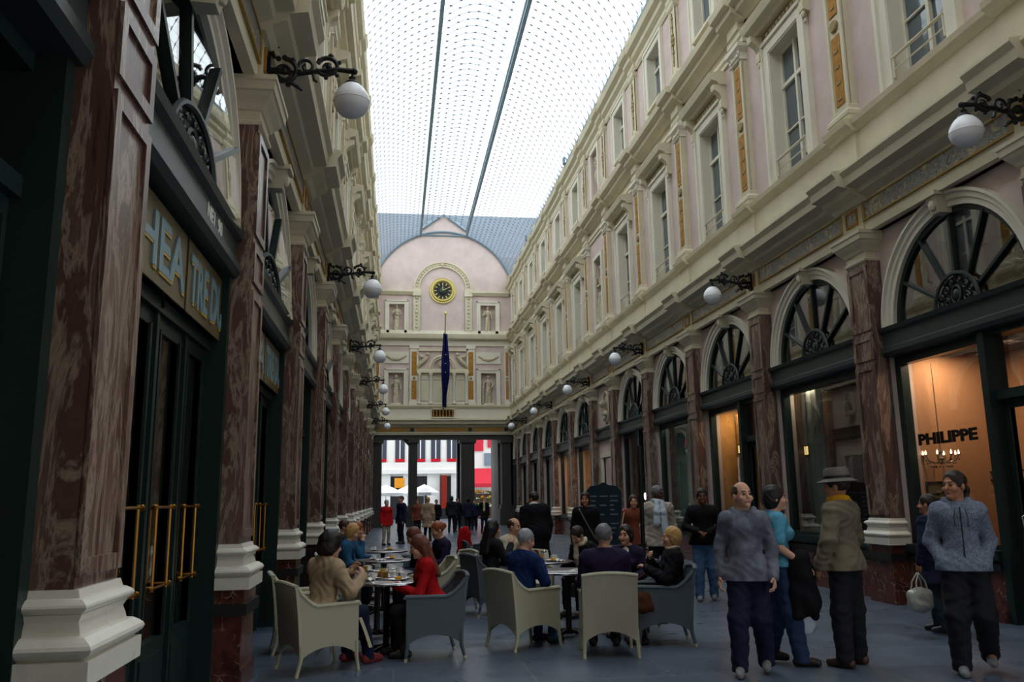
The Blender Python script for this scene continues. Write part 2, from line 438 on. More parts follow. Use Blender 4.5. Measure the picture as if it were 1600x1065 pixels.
# ------------------------------------------------------------------ ground-floor pilasters
def base_prof(w, d):      # square attic base, stacked rings: list of (grow, z)
    return
def stepped(mb, w, d, steps, x0=-.25, smooth=True):
    """square moulded block: steps = [(grow, z)], half width w, projection d (front at x=0+grow)"""
    prev = None
    for g, z in steps:
        ring = [(x0, -w-g, z), (g+d, -w-g, z), (g+d, w+g, z), (x0, w+g, z)]
        if prev: 
            n = len(mb.v); mb.add(prev+ring, [(0, 1, 5, 4), (1, 2, 6, 5), (2, 3, 7, 6), (3, 0, 4, 7)])
        else: mb.add(ring, [(3, 2, 1, 0)])
        prev = ring
    mb.add(prev, [(0, 1, 2, 3)])
def torus_steps(z0, z1, g, n=6): return [(g-.5*(z1-z0)+.5*(z1-z0)*math.sin(PI*i/n) if 0 < i < n else g-.5*(z1-z0), z0+(z1-z0)*i/n) for i in range(n+1)]
def panel_frame(mb, x, w, z0, z1, t=.05, d=.025):
    """raised frame round a sunk panel on a pilaster face"""
    mb.box(x-.01, x+d, -w, -w+t, z0, z1); mb.box(x-.01, x+d, w-t, w, z0, z1)
    mb.box(x-.01, x+d, -w+t, w-t, z0, z0+t); mb.box(x-.01, x+d, -w+t, w-t, z1-t, z1)
def make_pilaster(name, marb):
    r = struct_root(name)
    mb = MB(); mb.box(-.25, .05, -PW-.05, PW+.05, 0, .18); mb.box(-.25, .03, -PW-.03, PW+.03, .18, .62)
    mb.cm = 1; mb.box(-.25, .07, -PW-.06, PW+.06, .62, .72); mb.cm = 0; mb.box(-.25, .04, -PW-.04, PW+.04, .72, .84)
    obj('pedestal', mb, ['dark_red_marble', 'black'], r)
    mb = MB(); stepped(mb, PW-.02, -.02, [(.11, .84), (.11, .94)]+torus_steps(.94, 1.03, .12)+[(.05, 1.035), (.045, 1.06), (.035, 1.09), (.05, 1.12)]+torus_steps(1.12, 1.18, .075)+[(.03, 1.185), (.02, 1.22)])
    obj('base', mb, 'white_marble', r, smooth=35)
    mb = MB(); mb.box(-.25, -.02, -PW+.0, PW-.0, 1.2, 5.16)
    for a, b in ((1.27, 3.52), (3.60, 3.98), (4.06, 5.08)): panel_frame(mb, -.02, PW, a, b, .075, .02)
    obj('shaft', mb, marb, r)
    mb = MB(); stepped(mb, PW-.02, -.02, [(.0, 5.14), (.03, 5.16), (.035, 5.19), (.01, 5.21), (.01, 5.30), (.03, 5.31), (.06, 5.36), (.11, 5.42), (.13, 5.46), (.15, 5.47), (.16, 5.55), (.175, 5.56), (.175, 5.61), (.05, 5.64)])
    obj('capital', mb, 'cream', r, smooth=30)
    mb = MB(); mb.box(-.2, -.02, -.30, .30, 5.62, 6.1)
    mb.cm = 1
    for (a, b, c, d) in ((-.17, .17, 5.78, 5.82), (-.17, .17, 6.0, 6.04), (-.17, -.13, 5.82, 6.0), (.13, .17, 5.82, 6.0)): mb.box(-.03, .0, a, b, c, d)
    mb.cm = 2; mb.box(-.03, -.008, -.13, .13, 5.82, 6.0)
    obj('entablature_block', mb, ['cream', 'ochre', 'frieze_marble'], r)
    mb = MB(); mb.box(-.2, .0, -.33, .33, 6.6, 7.3)
    obj('parapet_block', mb, 'cream', r)
    return r
pil_r = make_pilaster(num('trim'), 'red_marble')
pil_l = make_pilaster(num('trim'), 'red_marble')
first = {'left': pil_l, 'right': pil_r}
for side in ('left', 'right'):
    base = first[side]; done = False
    for k, y in PY.items():
        if k < -2: continue
        loc, rz = side_loc(side, y)
        if not done: base.location = loc; base.rotation_euler = (0, 0, rz); done = True
        else: copy_tree(base, loc, rz, name=num('trim'))

# upper pilasters: first floor (gold inlay) and second floor
def make_upper():
    r = struct_root(num('trim'))
    mb = MB(); stepped(mb, .25, 0, [(.06, 7.5), (.06, 7.58), (.08, 7.60), (.08, 7.66), (.03, 7.72), (.03, 7.78), (0, 7.8)], x0=-.15)
    obj('base', mb, 'cream', r)
    mb = MB(); mb.box(-.16, -.03, -.25, .25, 7.8, 10.75)
    for a, b in ((-.25, -.17), (.17, .25)): mb.box(-.05, 0, a, b, 7.8, 10.75)
    obj('shaft', mb, 'cream', r)
    mb = MB(); mb.box(-.05, -.012, -.13, .13, 7.9, 9.12); mb.box(-.05, -.012, -.13, .13, 9.5, 10.65)
    o = obj('inlay', mb, 'ochre', r)
    mb = MB(); mb.lathe([(.001, .04), (.09, .04), (.11, .02), (.11, 0), (.07, -.01)], (-.02, 0, 9.31), 14, axis=0)
    for i in range(4): mb.box(-.04, 0, -.06, .06, 7.98+i*.28, 8.02+i*.28)
    for i in range(4): mb.box(-.04, 0, -.05, .05, 9.62+i*.26, 9.66+i*.26)
    obj('rosette', mb, 'cream_brown', r, smooth=True)
    mb = MB(); stepped(mb, .25, 0, [(0, 10.74), (.03, 10.76), (.0, 10.8), (.0, 10.92), (.05, 10.98), (.09, 11.02), (.09, 11.12), (0, 11.13)], x0=-.15)
    for sy in (-1, 1):
        pts = [(.03, sy*(.19+.05*math.cos(t)), 10.9+.05*math.sin(t)) for t in [i*PI/6 for i in range(12)]]
        mb.tube(pts, .018, 5, closed=True)
    for i in range(5): mb.ball((.02, -.14+.07*i, 10.88), .035, 6, 4)
    obj('capital', mb, 'cream_light', r, smooth=40)
    mb = MB(); mb.box(-.15, .04, -.27, .27, 11.44, 11.62); obj('entablature_block', mb, 'cream', r)
    # second floor
    mb = MB(); stepped(mb, .22, -.03, [(.06, 12.5), (.06, 12.6), (.02, 12.66), (0, 12.7)], x0=-.15); mb.box(-.16, -.05, -.22, .22, 12.7, 14.5)
    for a, b in ((-.22, -.15), (.15, .22)): mb.box(-.07, -.03, a, b, 12.7, 14.5)
    stepped(mb, .22, -.03, [(0, 14.5), (.04, 14.56), (.05, 14.66), (.0, 14.72)], x0=-.15)
    obj('upper_shaft', mb, 'cream', r)
    mb = MB(); mb.tube([(-.03, 0, 12.85), (-.03, 0, 14.4)], .018, 5)
    for z, rr in ((13.0, .045), (13.25, .06), (13.5, .09), (13.62, .11), (13.75, .08), (14.0, .06), (14.25, .05)): mb.ball((-.03, 0, z), rr, 8, 6, (.45, 1, .8))
    obj('ornament', mb, 'cream_brown', r, smooth=True)
    return r
up = make_upper(); started = False
for side in ('left', 'right'):
    for k, y in PY.items():
        if k < -2: continue
        loc, rz = side_loc(side, y)
        if not started: up.location = loc; up.rotation_euler = (0, 0, rz); started = True
        else: copy_tree(up, loc, rz, name=num('trim'))

# ------------------------------------------------------------------ upper windows
def ring_rect(mb, x0, x1, y0, y1, z0, z1, t, tb=None):
    mb.box(x0, x1, y0, y0+t, z0, z1); mb.box(x0, x1, y1-t, y1, z0, z1); mb.box(x0, x1, y0+t, y1-t, z1-t, z1); mb.box(x0, x1, y0+t, y1-t, z0, z0+(tb or t))
def make_window1():
    r = struct_root(num('window'))
    mb = MB()
    for a, b in ((-.86, -.62), (.62, .86)): mb.box(-.16, -.08, a, b, 7.52, 10.3); 
    mb.box(-.16, -.08, -.86, .86, 10.3, 10.5)
    for a, b in ((-.90, -.82), (.82, .90)): mb.box(-.16, -.04, a, b, 7.52, 10.5)
    mb.box(-.16, -.04, -.9, .9, 10.5, 10.58)
    for a, b in ((-.625, -.60), (.60, .625)): mb.box(-.33, -.10, a, b, 7.66, 10.3)
    mb.box(-.33, -.10, -.62, .62, 10.27, 10.3)
    obj('surround', mb, 'cream_light', r)
    mb = MB(); mb.extrude([(-.16, 10.78), (.02, 10.78), (.06, 10.84), (.2, 10.88), (.24, 10.98), (.26, 11.04), (-.02, 11.1), (-.16, 11.1)], 1, -1.05, 1.05)
    obj('hood', mb, 'cream', r)
    mb = MB(); mb.box(-.16, -.1, -.85, .85, 10.58, 10.78); mb.cm = 1
    for i in range(9): mb.ball((-.09, -.6+.15*i, 10.68), .05, 8, 5, (.5, 1, .9))
    obj('hood_frieze', mb, ['cream_brown', 'stone_relief'], r, smooth=40)
    for sy in (-1, 1):
        mb = MB(); y = sy*.93
        pr = [(-.15, 10.2), (-.02, 10.24), (.0, 10.34), (-.04, 10.46), (.02, 10.58), (.14, 10.66), (.16, 10.78), (-.15, 10.78)]
        mb.extrude(pr, 1, y-.085, y+.085); mb.ball((-.05, y, 10.18), .06, 8, 6, (.6, 1, 1.2)); mb.ball((-.08, y, 10.06), .035, 6, 5, (.6, 1, 1.4))
        obj('bracket', mb, 'cream', r, smooth=30)
    mb = MB(); x0, x1 = -.40, -.33
    ring_rect(mb, x0, x1, -.62, .62, 7.66, 10.3, .07, .12)
    mb.box(x0, x1+.02, -.035, .035, 7.7, 10.28); mb.box(x0, x1+.02, -.6, .6, 9.48, 9.56); mb.box(x0+.01, x1, -.6, .6, 8.55, 8.58)
    obj('sash', mb, 'cream_light', r)
    mb = MB(); mb.box(-.38, -.37, -.58, .58, 7.7, 10.27); obj('pane', mb, 'window_glass', r)
    mb = MB(); mb.tube([(-.10, -.61, 7.98), (-.10, .61, 7.98)], .025, 6); mb.tube([(-.10, -.61, 7.78), (-.10, .61, 7.78)], .012, 6); 
    for yy in (-.58, .58): mb.tube([(-.10, yy, 7.66), (-.10, yy, 8.0)], .02, 6)
    obj('guard_rail', mb, 'cream', r, smooth=True)
    return r
def make_window2():
    r = struct_root(num('window')); mb = MB()
    for a, b in ((-.8, -.58), (.58, .8)): mb.box(-.16, -.09, a, b, 12.6, 14.5)
    mb.box(-.16, -.09, -.8, .8, 14.5, 14.66)
    for a, b in ((-.84, -.77), (.77, .84)): mb.box(-.16, -.06, a, b, 12.6, 14.68)
    mb.box(-.16, -.06, -.84, .84, 14.64, 14.72)
    for a, b in ((-.585, -.56), (.56, .585)): mb.box(-.33, -.10, a, b, 12.78, 14.5)
    mb.box(-.33, -.10, -.58, .58, 14.47, 14.5)
    obj('surround', mb, 'cream_light', r)
    mb = MB(); mb.box(-.42, -.04, -.62, .62, 12.7, 12.78); obj('sill', mb, 'cream', r)
    mb = MB(); ring_rect(mb, -.40, -.33, -.58, .58, 12.78, 14.5, .07, .1)
    mb.box(-.40, -.31, -.03, .03, 12.8, 14.48); mb.box(-.40, -.31, -.56, .56, 13.95, 14.02)
    obj('sash', mb, 'cream_light', r)
    mb = MB(); mb.box(-.38, -.37, -.55, .55, 12.82, 14.47); obj('pane', mb, 'window_glass', r)
    return r
w1, w2 = make_window1(), make_window2(); st = False
for side in ('left', 'right'):
    for k, yc, hw, kind in BAYS:
        if k < -1 or kind == 'niche': continue
        loc, rz = side_loc(side, yc)
        if not st:
            for q in (w1, w2): q.location = loc; q.rotation_euler = (0, 0, rz)
            st = True
        else:
            for q in (w1, w2):
                c = copy_tree(q, loc, rz, name=num('window'))
                if kind == 'last': c.scale = (1, .74, 1)

# ------------------------------------------------------------------ arches and keystones
def make_archivolt():
    r = struct_root(num('trim')); mb = MB()
    for i in range(32):
        a, b = PI*i/32, PI*(i+1)/32
        prof = [(-.26, ARC_R-.02), (-.20, ARC_R-.02), (-.20, ARC_R+.05), (-.17, ARC_R+.07), (-.17, ARC_R+.13), (-.13, ARC_R+.15), (-.13, ARC_R+.19), (-.26, ARC_R+.19)]
        n = len(prof); vs = []
        for t in (a, b): vs += [(x, rr*math.cos(t), ARC_Z+rr*math.sin(t)) for x, rr in prof]
        mb.add(vs, [(j, (j+1) % n, n+(j+1) % n, n+j) for j in range(n)])
    obj('archivolt', mb, 'cream_light', r, smooth=30)
    mb = MB()
    mb.add([(-.26, -.09, 5.33), (-.08, -.08, 5.33), (-.08, .08, 5.33), (-.26, .09, 5.33), (-.26, -.12, 5.58), (-.02, -.11, 5.58), (-.02, .11, 5.58), (-.26, .12, 5.58)],
           [(0, 3, 2, 1), (4, 5, 6, 7), (0, 1, 5, 4), (1, 2, 6, 5), (2, 3, 7, 6), (3, 0, 4, 7)])
    mb.box(-.26, .02, -.15, .15, 5.56, 5.62); mb.ball((-.05, 0, 5.45), .07, 8, 6, (.7, 1, 1.2))
    obj('keystone', mb, 'cream', r, smooth=30)
    return r
av = make_archivolt(); st = False
for side in ('left', 'right'):
    for k, yc, hw, kind in BAYS:
        if k < -2 or kind == 'niche': continue
        loc, rz = side_loc(side, yc)
        if not st: av.location = loc; av.rotation_euler = (0, 0, rz); st = True
        else:
            c = copy_tree(av, loc, rz, name=num('trim'))
            if kind == 'last': c.scale = (1, (LASTH-.18)/ARC_R, 1)

# ------------------------------------------------------------------ shopfronts
HW = BAY/2-PW
def leaf(r, y0, y1, z0=.02, z1=3.0, x=-.42, name='door', kick=.75, rail=None, handle=None):
    mb = MB(); t = .11
    ring_rect(mb, x-.03, x+.03, y0+.01, y1-.01, z0, z1, t, kick)
    mb.box(x+.03, x+.045, y0+.12, y1-.12, z0+.12, z0+kick-.1)
    mb.box(x-.02, x+.05, y0+.09, y0+.12, z0+kick, z1-.1); mb.box(x-.02, x+.05, y1-.12, y1-.09, z0+kick, z1-.1)
    d = obj(name, mb, 'green_paint', r); d
    mb = MB(); mb.box(x-.004, x+.004, y0+t, y1-t, z0+kick, z1-t); obj('pane', mb, 'shop_glass', d)
    yc = (y0+y1)/2
    if rail:
        mb = MB(); a, b = y0+.2, y1-.2
        for yy in (a, b): mb.tube([(x+.07, yy, .97), (x+.07, yy, 1.57)], .010, 6)
        for zz in (.99, 1.55):
            mb.tube([(x+.07, a-.08, zz), (x+.07, b+.08, zz)], .011, 6)
            for yy in (a-.07, b+.07): mb.tube([(x, yy, zz), (x+.07, yy, zz)], .012, 6); mb.ball((x+.07, yy, zz), .024, 6, 5)
        obj('push_rail', mb, 'brass', d, smooth=True)
    if handle:
        mb = MB(); yy = y0+.16 if handle > 0 else y1-.16
        mb.tube([(x+.03, yy, 1.0), (x+.09, yy, 1.02), (x+.07, yy, 1.15), (x+.09, yy, 1.28), (x+.03, yy, 1.3)], .013, 6)
        obj('handle', mb, 'steel', d, smooth=True)
    return d
def transom(r, hw=HW, sunk=True):
    mb = MB()
    mb.extrude([(-.5, TR0), (-.16, TR0), (-.12, TR0+.05), (-.12, TR0+.12), (-.17, TR0+.15), (-.17, TR0+.34), (-.12, TR0+.37), (-.10, TR1-.02), (-.2, TR1), (-.5, TR1)], 1, -hw, hw)
    return obj('transom', mb, 'grey_green_paint', r)
def fanlight(r, R=ARC_R, tilt=None):
    T = Matrix.Identity(4)
    if tilt: T = Matrix.Translation((-.27, 0, ARC_Z+.5)) @ Matrix.Rotation(tilt[0], 4, 'Z') @ Matrix.Rotation(tilt[1], 4, 'Y') @ Matrix.Translation((.30, 0, -ARC_Z-.5))
    mb = MB()
    def arcband(r0, r1, x0, x1, n=28):
        for i in range(n):
            a, b = PI*i/n, PI*(i+1)/n; vs = []
            for t in (a, b): vs += [(x, q*math.cos(t), ARC_Z+q*math.sin(t)) for x, q in ((x0, r0), (x1, r0), (x1, r1), (x0, r1))]
            mb.add(vs, [(j, (j+1) % 4, 4+(j+1) % 4, 4+j) for j in range(4)])
    arcband(R-.10, R-.0, -.46, -.26); ringmb = mb; mb = MB()
    for i in range(1, 6):
        a = PI*i/6; c, s_ = math.cos(a), math.sin(a); w_ = .022
        p = [(R*.30*c-w_*s_, R*.30*s_+w_*c), (R*.30*c+w_*s_, R*.30*s_-w_*c), (R*.96*c+w_*s_, R*.96*s_-w_*c), (R*.96*c-w_*s_, R*.96*s_+w_*c)]
        mb.extrude([(q[0], ARC_Z+q[1]) for q in p], 0, -.33, -.25)
    ringmb.merge(mb.xf(T)); f = obj('fanlight_frame', ringmb, 'green_paint', r, smooth=30)
    mb = MB(); h = R*.32
    mb.extrude([(y, z) for y, z in arch_pts(h-.03, ARC_Z+.04, 16)], 0, -.30, -.27)
    mb.cm = 1
    mb.tube([(-.24, y, z) for y, z in arch_pts(h, ARC_Z+.04, 16)], .028, 6)
    mb.tube([(-.25, .09*math.cos(t), ARC_Z+.2+.12*math.sin(t)) for t in [i*PI/7 for i in range(14)]], .018, 5, closed=True)
    mb.ball((-.25, 0, ARC_Z+.2), .06, 8, 6, (.5, 1, 1.3))
    for sy in (-1, 1):
        for (cy, cz, rr) in ((.2, .13, .07), (.33, .1, .05), (.19, .29, .06), (.30, .22, .045), (.08, .38, .035)):
            mb.tube([(-.25, sy*(cy+rr*(1-i/22)*math.cos(i*.5)), ARC_Z+cz+rr*(1-i/22)*math.sin(i*.5)) for i in range(18)], .013, 4)
    obj('fan_ornament', mb.xf(T), ['iron', 'grey_green_paint'], f, smooth=40)
    mb = MB(); mb.extrude(arch_pts(R-.05, ARC_Z, 24), 0, -.305, -.298); obj('fanlight_pane', mb.xf(T), 'shop_glass', r)
def bulkhead(r, y0, y1, top=.86):
    mb = MB(); mb.box(-.6, -.18, y0, y1, 0, .16); mb.cm = 1; mb.box(-.6, -.22, y0, y1, .16, .62); mb.cm = 2; mb.box(-.6, -.18, y0, y1, .62, .70); mb.box(-.6, -.22, y0, y1, .70, .74)
    mb.cm = 3; mb.box(-.6, -.16, y0, y1, .74, top)
    obj('bulkhead', mb, ['dark_red_marble', 'dark_red_marble', 'black', 'green_paint'], r)
def shop_window(r, y0, y1, z0=.86, z1=TR0, x=-.4):
    mb = MB(); ring_rect(mb, x-.06, x+.07, y0, y1, z0, z1, .13, .06)
    ring_rect(mb, x+.02, x+.074, y0, y1, z0, z1, .05, .04)
    f = obj('shop_window_frame', mb, 'green_paint', r)
    mb = MB(); mb.box(x-.005, x+.005, y0+.1, y1-.1, z0+.04, z1-.1); obj('shop_pane', mb, 'shop_glass', f)
def interior(r, mats, hw=HW, depth=1.7, gal=True, backx=None, fl='dark_interior', x_in=-.6):
    """room behind the glass: materials [walls, back wall, upper back, ceilings]"""
    mb = MB(); xb = -depth-.5
    mb.cm = 0; mb.box(xb, x_in, hw, hw+.1, 0, 5.6); mb.box(xb, x_in, -hw-.1, -hw, 0, 5.6)
    mb.cm = 1; mb.box(xb-.1, xb, -hw-.1, hw+.1, 0, 3.7); mb.cm = 2; mb.box(xb-.1, xb, -hw-.1, hw+.1, 3.9, 5.6)
    mb.cm = 3; mb.box(xb, -.5, -hw, hw, 3.7, 3.9); mb.box(xb, -.5, -hw, hw, 5.5, 5.6)
    mb.cm = 4; mb.box(xb, -.5, -hw, hw, .01, .06)
    return obj('shop_interior', mb, mats, r)
plaster('warm_wall', srgb(196, 150, 112), var=.06); plaster('amber_wall', srgb(200, 150, 84), var=.2, scale=5)
plaster('mint_wall', srgb(180, 214, 196), var=.05); plaster('grey_curtain', srgb(150, 154, 150), var=.12, scale=5)
plaster('yellow_boards', srgb(176, 150, 84), var=.35, scale=6); plaster('brown_wall', srgb(70, 52, 38), var=.2)
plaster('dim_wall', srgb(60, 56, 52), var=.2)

def front_window(mats, name=None):        # one wide pane
    r = struct_root(num('window')); transom(r); fanlight(r); bulkhead(r, -HW, HW); shop_window(r, -HW, HW); interior(r, mats); return r
def front_split(mats, door_near=True, sgn=1):     # window and glazed door; door on the side sgn of the local y axis
    r = struct_root(num('window')); transom(r); fanlight(r)
    a, b = (-HW, .32) if sgn > 0 else (-.32, HW)
    bulkhead(r, a, b); shop_window(r, a, b)
    a, b = (.32, HW) if sgn > 0 else (-HW, -.32)
    mb = MB(); ring_rect(mb, -.48, -.3, a, b, 2.72, TR0, .08, .12); mb.box(-.5, -.22, a, a+.12, 0, TR0); mb.box(-.5, -.22, b-.12, b, 0, TR0)
    f = obj('door_frame', mb, 'green_paint', r)
    mb = MB(); mb.box(-.4, -.392, a+.1, b-.1, 2.82, TR0-.08); obj('toplight', mb, 'shop_glass', f)
    leaf(r, a+.12, b-.12, .02, 2.72, handle=1 if sgn > 0 else -1)
    interior(r, mats); return r
def front_doors(mats, sign=True):       # four glazed leaves under a glass sign band
    r = struct_root(num('door')); transom(r); fanlight(r, tilt=(-.12, -.05))
    mb = MB(); ring_rect(mb, -.5, -.34, -HW, HW, 2.92, TR0, .09, .1); mb.box(-.5, -.34, -.04, .04, 2.95, TR0-.05)
    for y in (-HW, HW-.1): mb.box(-.5, -.20, y, y+.1, 0, TR0)
    for y in (-.82, 0, .82): mb.box(-.5, -.36, y-.03, y+.03, 0, 2.95)
    obj('door_frame', mb, 'green_paint', r)
    for i in range(4): leaf(r, -1.62+.81*i+.02, -1.62+.81*(i+1)-.02, .02, 2.92, rail=True, kick=.6)
    interior(r, mats); return r
def place(r, side, k):
    yc = [b for b in BAYS if b[0] == k][0][1]
    loc, rz = side_loc(side, yc); r.location = loc; r.rotation_euler = (0, 0, rz); return r
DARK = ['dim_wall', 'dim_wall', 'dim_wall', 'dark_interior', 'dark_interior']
fronts = {}
# right side; local +y points towards the camera there (rotated by pi), so the door stands at sgn>0 -> -y ... see place()
F = {}
F['R0'] = place(front_split(['warm_wall', 'warm_wall', 'dim_wall', 'brown_wall', 'brown_wall'], sgn=1), 'right', 0)
F['R1'] = place(front_window(['brown_wall', 'brown_wall', 'yellow_boards', 'dim_wall', 'brown_wall']), 'right', 1)
F['R2'] = place(front_split(['amber_wall', 'amber_wall', 'dim_wall', 'brown_wall', 'brown_wall'], sgn=1), 'right', 2)
F['R3'] = place(front_window(['dim_wall', 'brown_wall', 'dim_wall', 'dim_wall', 'dark_interior']), 'right', 3)
F['R4'] = place(front_split(DARK, sgn=1), 'right', 4)
F['R6'] = place(front_window(['amber_wall', 'amber_wall', 'dim_wall', 'brown_wall', 'brown_wall']), 'right', 6)
F['R7'] = place(front_window(['amber_wall', 'warm_wall', 'dim_wall', 'brown_wall', 'brown_wall']), 'right', 7)
F['L-1'] = place(front_doors(DARK), 'left', -1)
for k in (-2, 0):
    yc = [b for b in BAYS if b[0] == k][0][1]; copy_tree(F['L-1'], *side_loc('left', yc), name=num('door'))
for k in (1, 2, 3, 4, 6, 7, 8, 9, 10):
    yc = [b for b in BAYS if b[0] == k][0][1]
    copy_tree(F['L-1'] if k in (2, 6, 9) else F['R4'], *side_loc('left', yc), name=num('door' if k in (2, 6, 9) else 'window'))
for k in (-1, 8, 9, 10):
    yc = [b for b in BAYS if b[0] == k][0][1]; copy_tree(F['R4'], *side_loc('right', yc), name=num('window'))
for side in ('left', 'right'):
    loc, rz = side_loc(side, LASTC); c = copy_tree(F['R3'] if side == 'left' else F['R4'], loc, rz, name=num('window')); c.scale = (1, LASTH/HW, 1)

# the narrow bay: small doorway, oval medallion with a bust above it
def niche_bay(side):
    k, yc, hw, _ = [b for b in BAYS if b[0] == 5][0]
    r = struct_root(num('door')); loc, rz = side_loc(side, yc); r.location = loc; r.rotation_euler = (0, 0, rz)
    transom(r, hw)
    mb = MB(); mb.box(-.5, -.25, -hw, -.62, 0, TR0); mb.box(-.5, -.25, .62, hw, 0, TR0); mb.box(-.5, -.25, -.62, .62, 3.0, TR0)
    mb.cm = 1; mb.box(-.3, -.18, -.78, -.62, 0, 3.1); mb.box(-.3, -.18, .62, .78, 0, 3.1); mb.box(-.3, -.16, -.8, .8, 3.0, 3.16)
    obj('doorcase', mb, ['pink', 'cream'], r)
    mb = MB(); mb.box(-.9, -.85, -.62, .62, 0, 3.0); obj('door_leaf', mb, 'green_paint', r)
    # first-floor niche and second-floor niche surrounds
    mb = MB()
    for (z0, z1, w_) in ((7.55, 10.3, .5), (12.7, 14.5, .5)):
        mb.box(-.16, -.07, -w_-.14, -w_, z0, z1+.14); mb.box(-.16, -.07, w_, w_+.14, z0, z1+.14); mb.box(-.16, -.07, -w_, w_, z1, z1+.14)
    obj('niche_surround', mb, 'cream_light', r)
niche_bay('right'); niche_bay('left')

# ------------------------------------------------------------------ glass barrel roof with raised middle
RC, RR, RH = XC+.06, 4.67, 1.5       # axis, radius, half width of the middle strip
RX = (XR+XL)/2
def roof():
    r = struct_root('ceiling')
    zc = 14.2
    half = (XR-XL)/2+.08
    a0 = math.acos(half/RR if half < RR else 1); a1 = math.acos(RH/RR)
    n = 14
    def pt(a, rr=RR): return (RX+rr*math.cos(a), zc+rr*math.sin(a))
    left = [pt(PI-a0-(a1-a0)*i/n) for i in range(n+1)]; right = [pt(a0+(a1-a0)*i/n) for i in range(n+1)]
    ze = pt(a1)[1]+.38
    top = [(RX-RH+2*RH*i/8, ze+.85*math.sin(PI*i/8)**.8) for i in range(9)]
    y0, y1 = Y0, YE+.2
    g = MB()
    for arc in (left, right):
        A = [(x, y0, z+.04) for x, z in arc]; B = [(x, y1, z+.04) for x, z in arc]; g.strip(A, B)
    A = [(x, y0, z+.04) for x, z in top]; B = [(x, y1, z+.04) for x, z in top]; g.strip(A, B)
    obj('glazing', g, 'roof_glass', r, smooth=30, recalc=False)
    ribs = MB(); knots = MB(); t = .004
    N = int((y1-y0)/.48)
    for i in range(N+1):
        y = y0+i*(y1-y0)/N
        for arc in (left, right):
            for (x, z), (x2, z2) in zip(arc[::2][:-1], arc[::2][1:]):
                L = math.hypot(x2-x, z2-z); nx, nz = -(z2-z)/L*.008, (x2-x)/L*.008
                ribs.add([(x-nx, y-t, z-nz), (x+nx, y-t, z+nz), (x2+nx, y-t, z2+nz), (x2-nx, y-t, z2-nz), (x-nx, y+t, z-nz), (x+nx, y+t, z+nz), (x2+nx, y+t, z2+nz), (x2-nx, y+t, z2-nz)],
                         [(0, 1, 2, 3), (7, 6, 5, 4), (0, 3, 7, 4), (1, 5, 6, 2)])
            for (x, z), (x2, z2) in zip(arc[:-1], arc[1:]):
                L = math.hypot(x2-x, z2-z); ex, ez = (x2-x)/L*.055, (z2-z)/L*.055; q = .016
                knots.add([(x-ex, y-q, z-ez-.02), (x+ex, y-q, z+ez-.02), (x+ex, y+q, z+ez-.02), (x-ex, y+q, z-ez-.02), (x-ex, y-q, z-ez+.02), (x+ex, y-q, z+ez+.02), (x+ex, y+q, z+ez+.02), (x-ex, y+q, z-ez+.02)],
                          [(0, 3, 2, 1), (4, 5, 6, 7), (0, 1, 5, 4), (1, 2, 6, 5), (2, 3, 7, 6), (3, 0, 4, 7)])
        for (x, z), (x2, z2) in zip(top[:-1], top[1:]):
            ribs.add([(x, y-t, z-.015), (x2, y-t, z2-.015), (x2, y-t, z2+.015), (x, y-t, z+.015), (x, y+t, z-.015), (x2, y+t, z2-.015), (x2, y+t, z2+.015), (x, y+t, z+.015)],
                     [(0, 1, 2, 3), (7, 6, 5, 4), (0, 4, 5, 1), (3, 2, 6, 7)])
            if x > RX-RH+.01: knots.box(x-.055, x+.055, y-.016, y+.016, z-.02, z+.02)
    obj('ribs', ribs, 'roof_bar', r); obj('glazing_clips', knots, 'roof_clip', r)
    bars = MB()
    for arc in (left, right):
        for (x, z) in arc[1:-1]: bars.box(x-.003, x+.003, y0, y1, z-.003, z+.003)
    for (x, z) in top[1:-1]:
        bars.box(x-.008, x+.008, y0, y1, z-.01, z+.01)
    obj('glazing_bars', bars, 'roof_bar', r)
    for sx in (-1, 1):
        b = MB(); x = RX+sx*RH; z = pt(a1)[1]
        b.box(x-.07, x+.07, y0, y1, z-.06, z+.03); b.box(x-.05, x+.035, y0, y1, ze-.05, ze+.05)
        for i in range(int((y1-y0)/.96)): b.box(x-.02, x+.02, y0+i*.96-.02, y0+i*.96+.02, z, ze)
        obj('beam', b, 'roof_iron', r)
        b = MB(); xg = RX+sx*(half-.02)
        b.box(xg-.05, xg+.05, y0, y1, 15.93, 16.03)
        for i in range(int((y1-y0)/.48)): b.box(xg-.02, xg+.02, y0+i*.48-.02, y0+i*.48+.02, 15.9, 16.25)
        for i in (3, 9, 17, 22): b.box(xg-sx*.1-.04, xg-sx*.1+.04, y0+i*2.2, y0+i*2.2+.25, 16.0, 16.3)
        obj('gutter_rail', b, 'roof_iron', r)
    return left, right, top, zc
ROOF = roof()
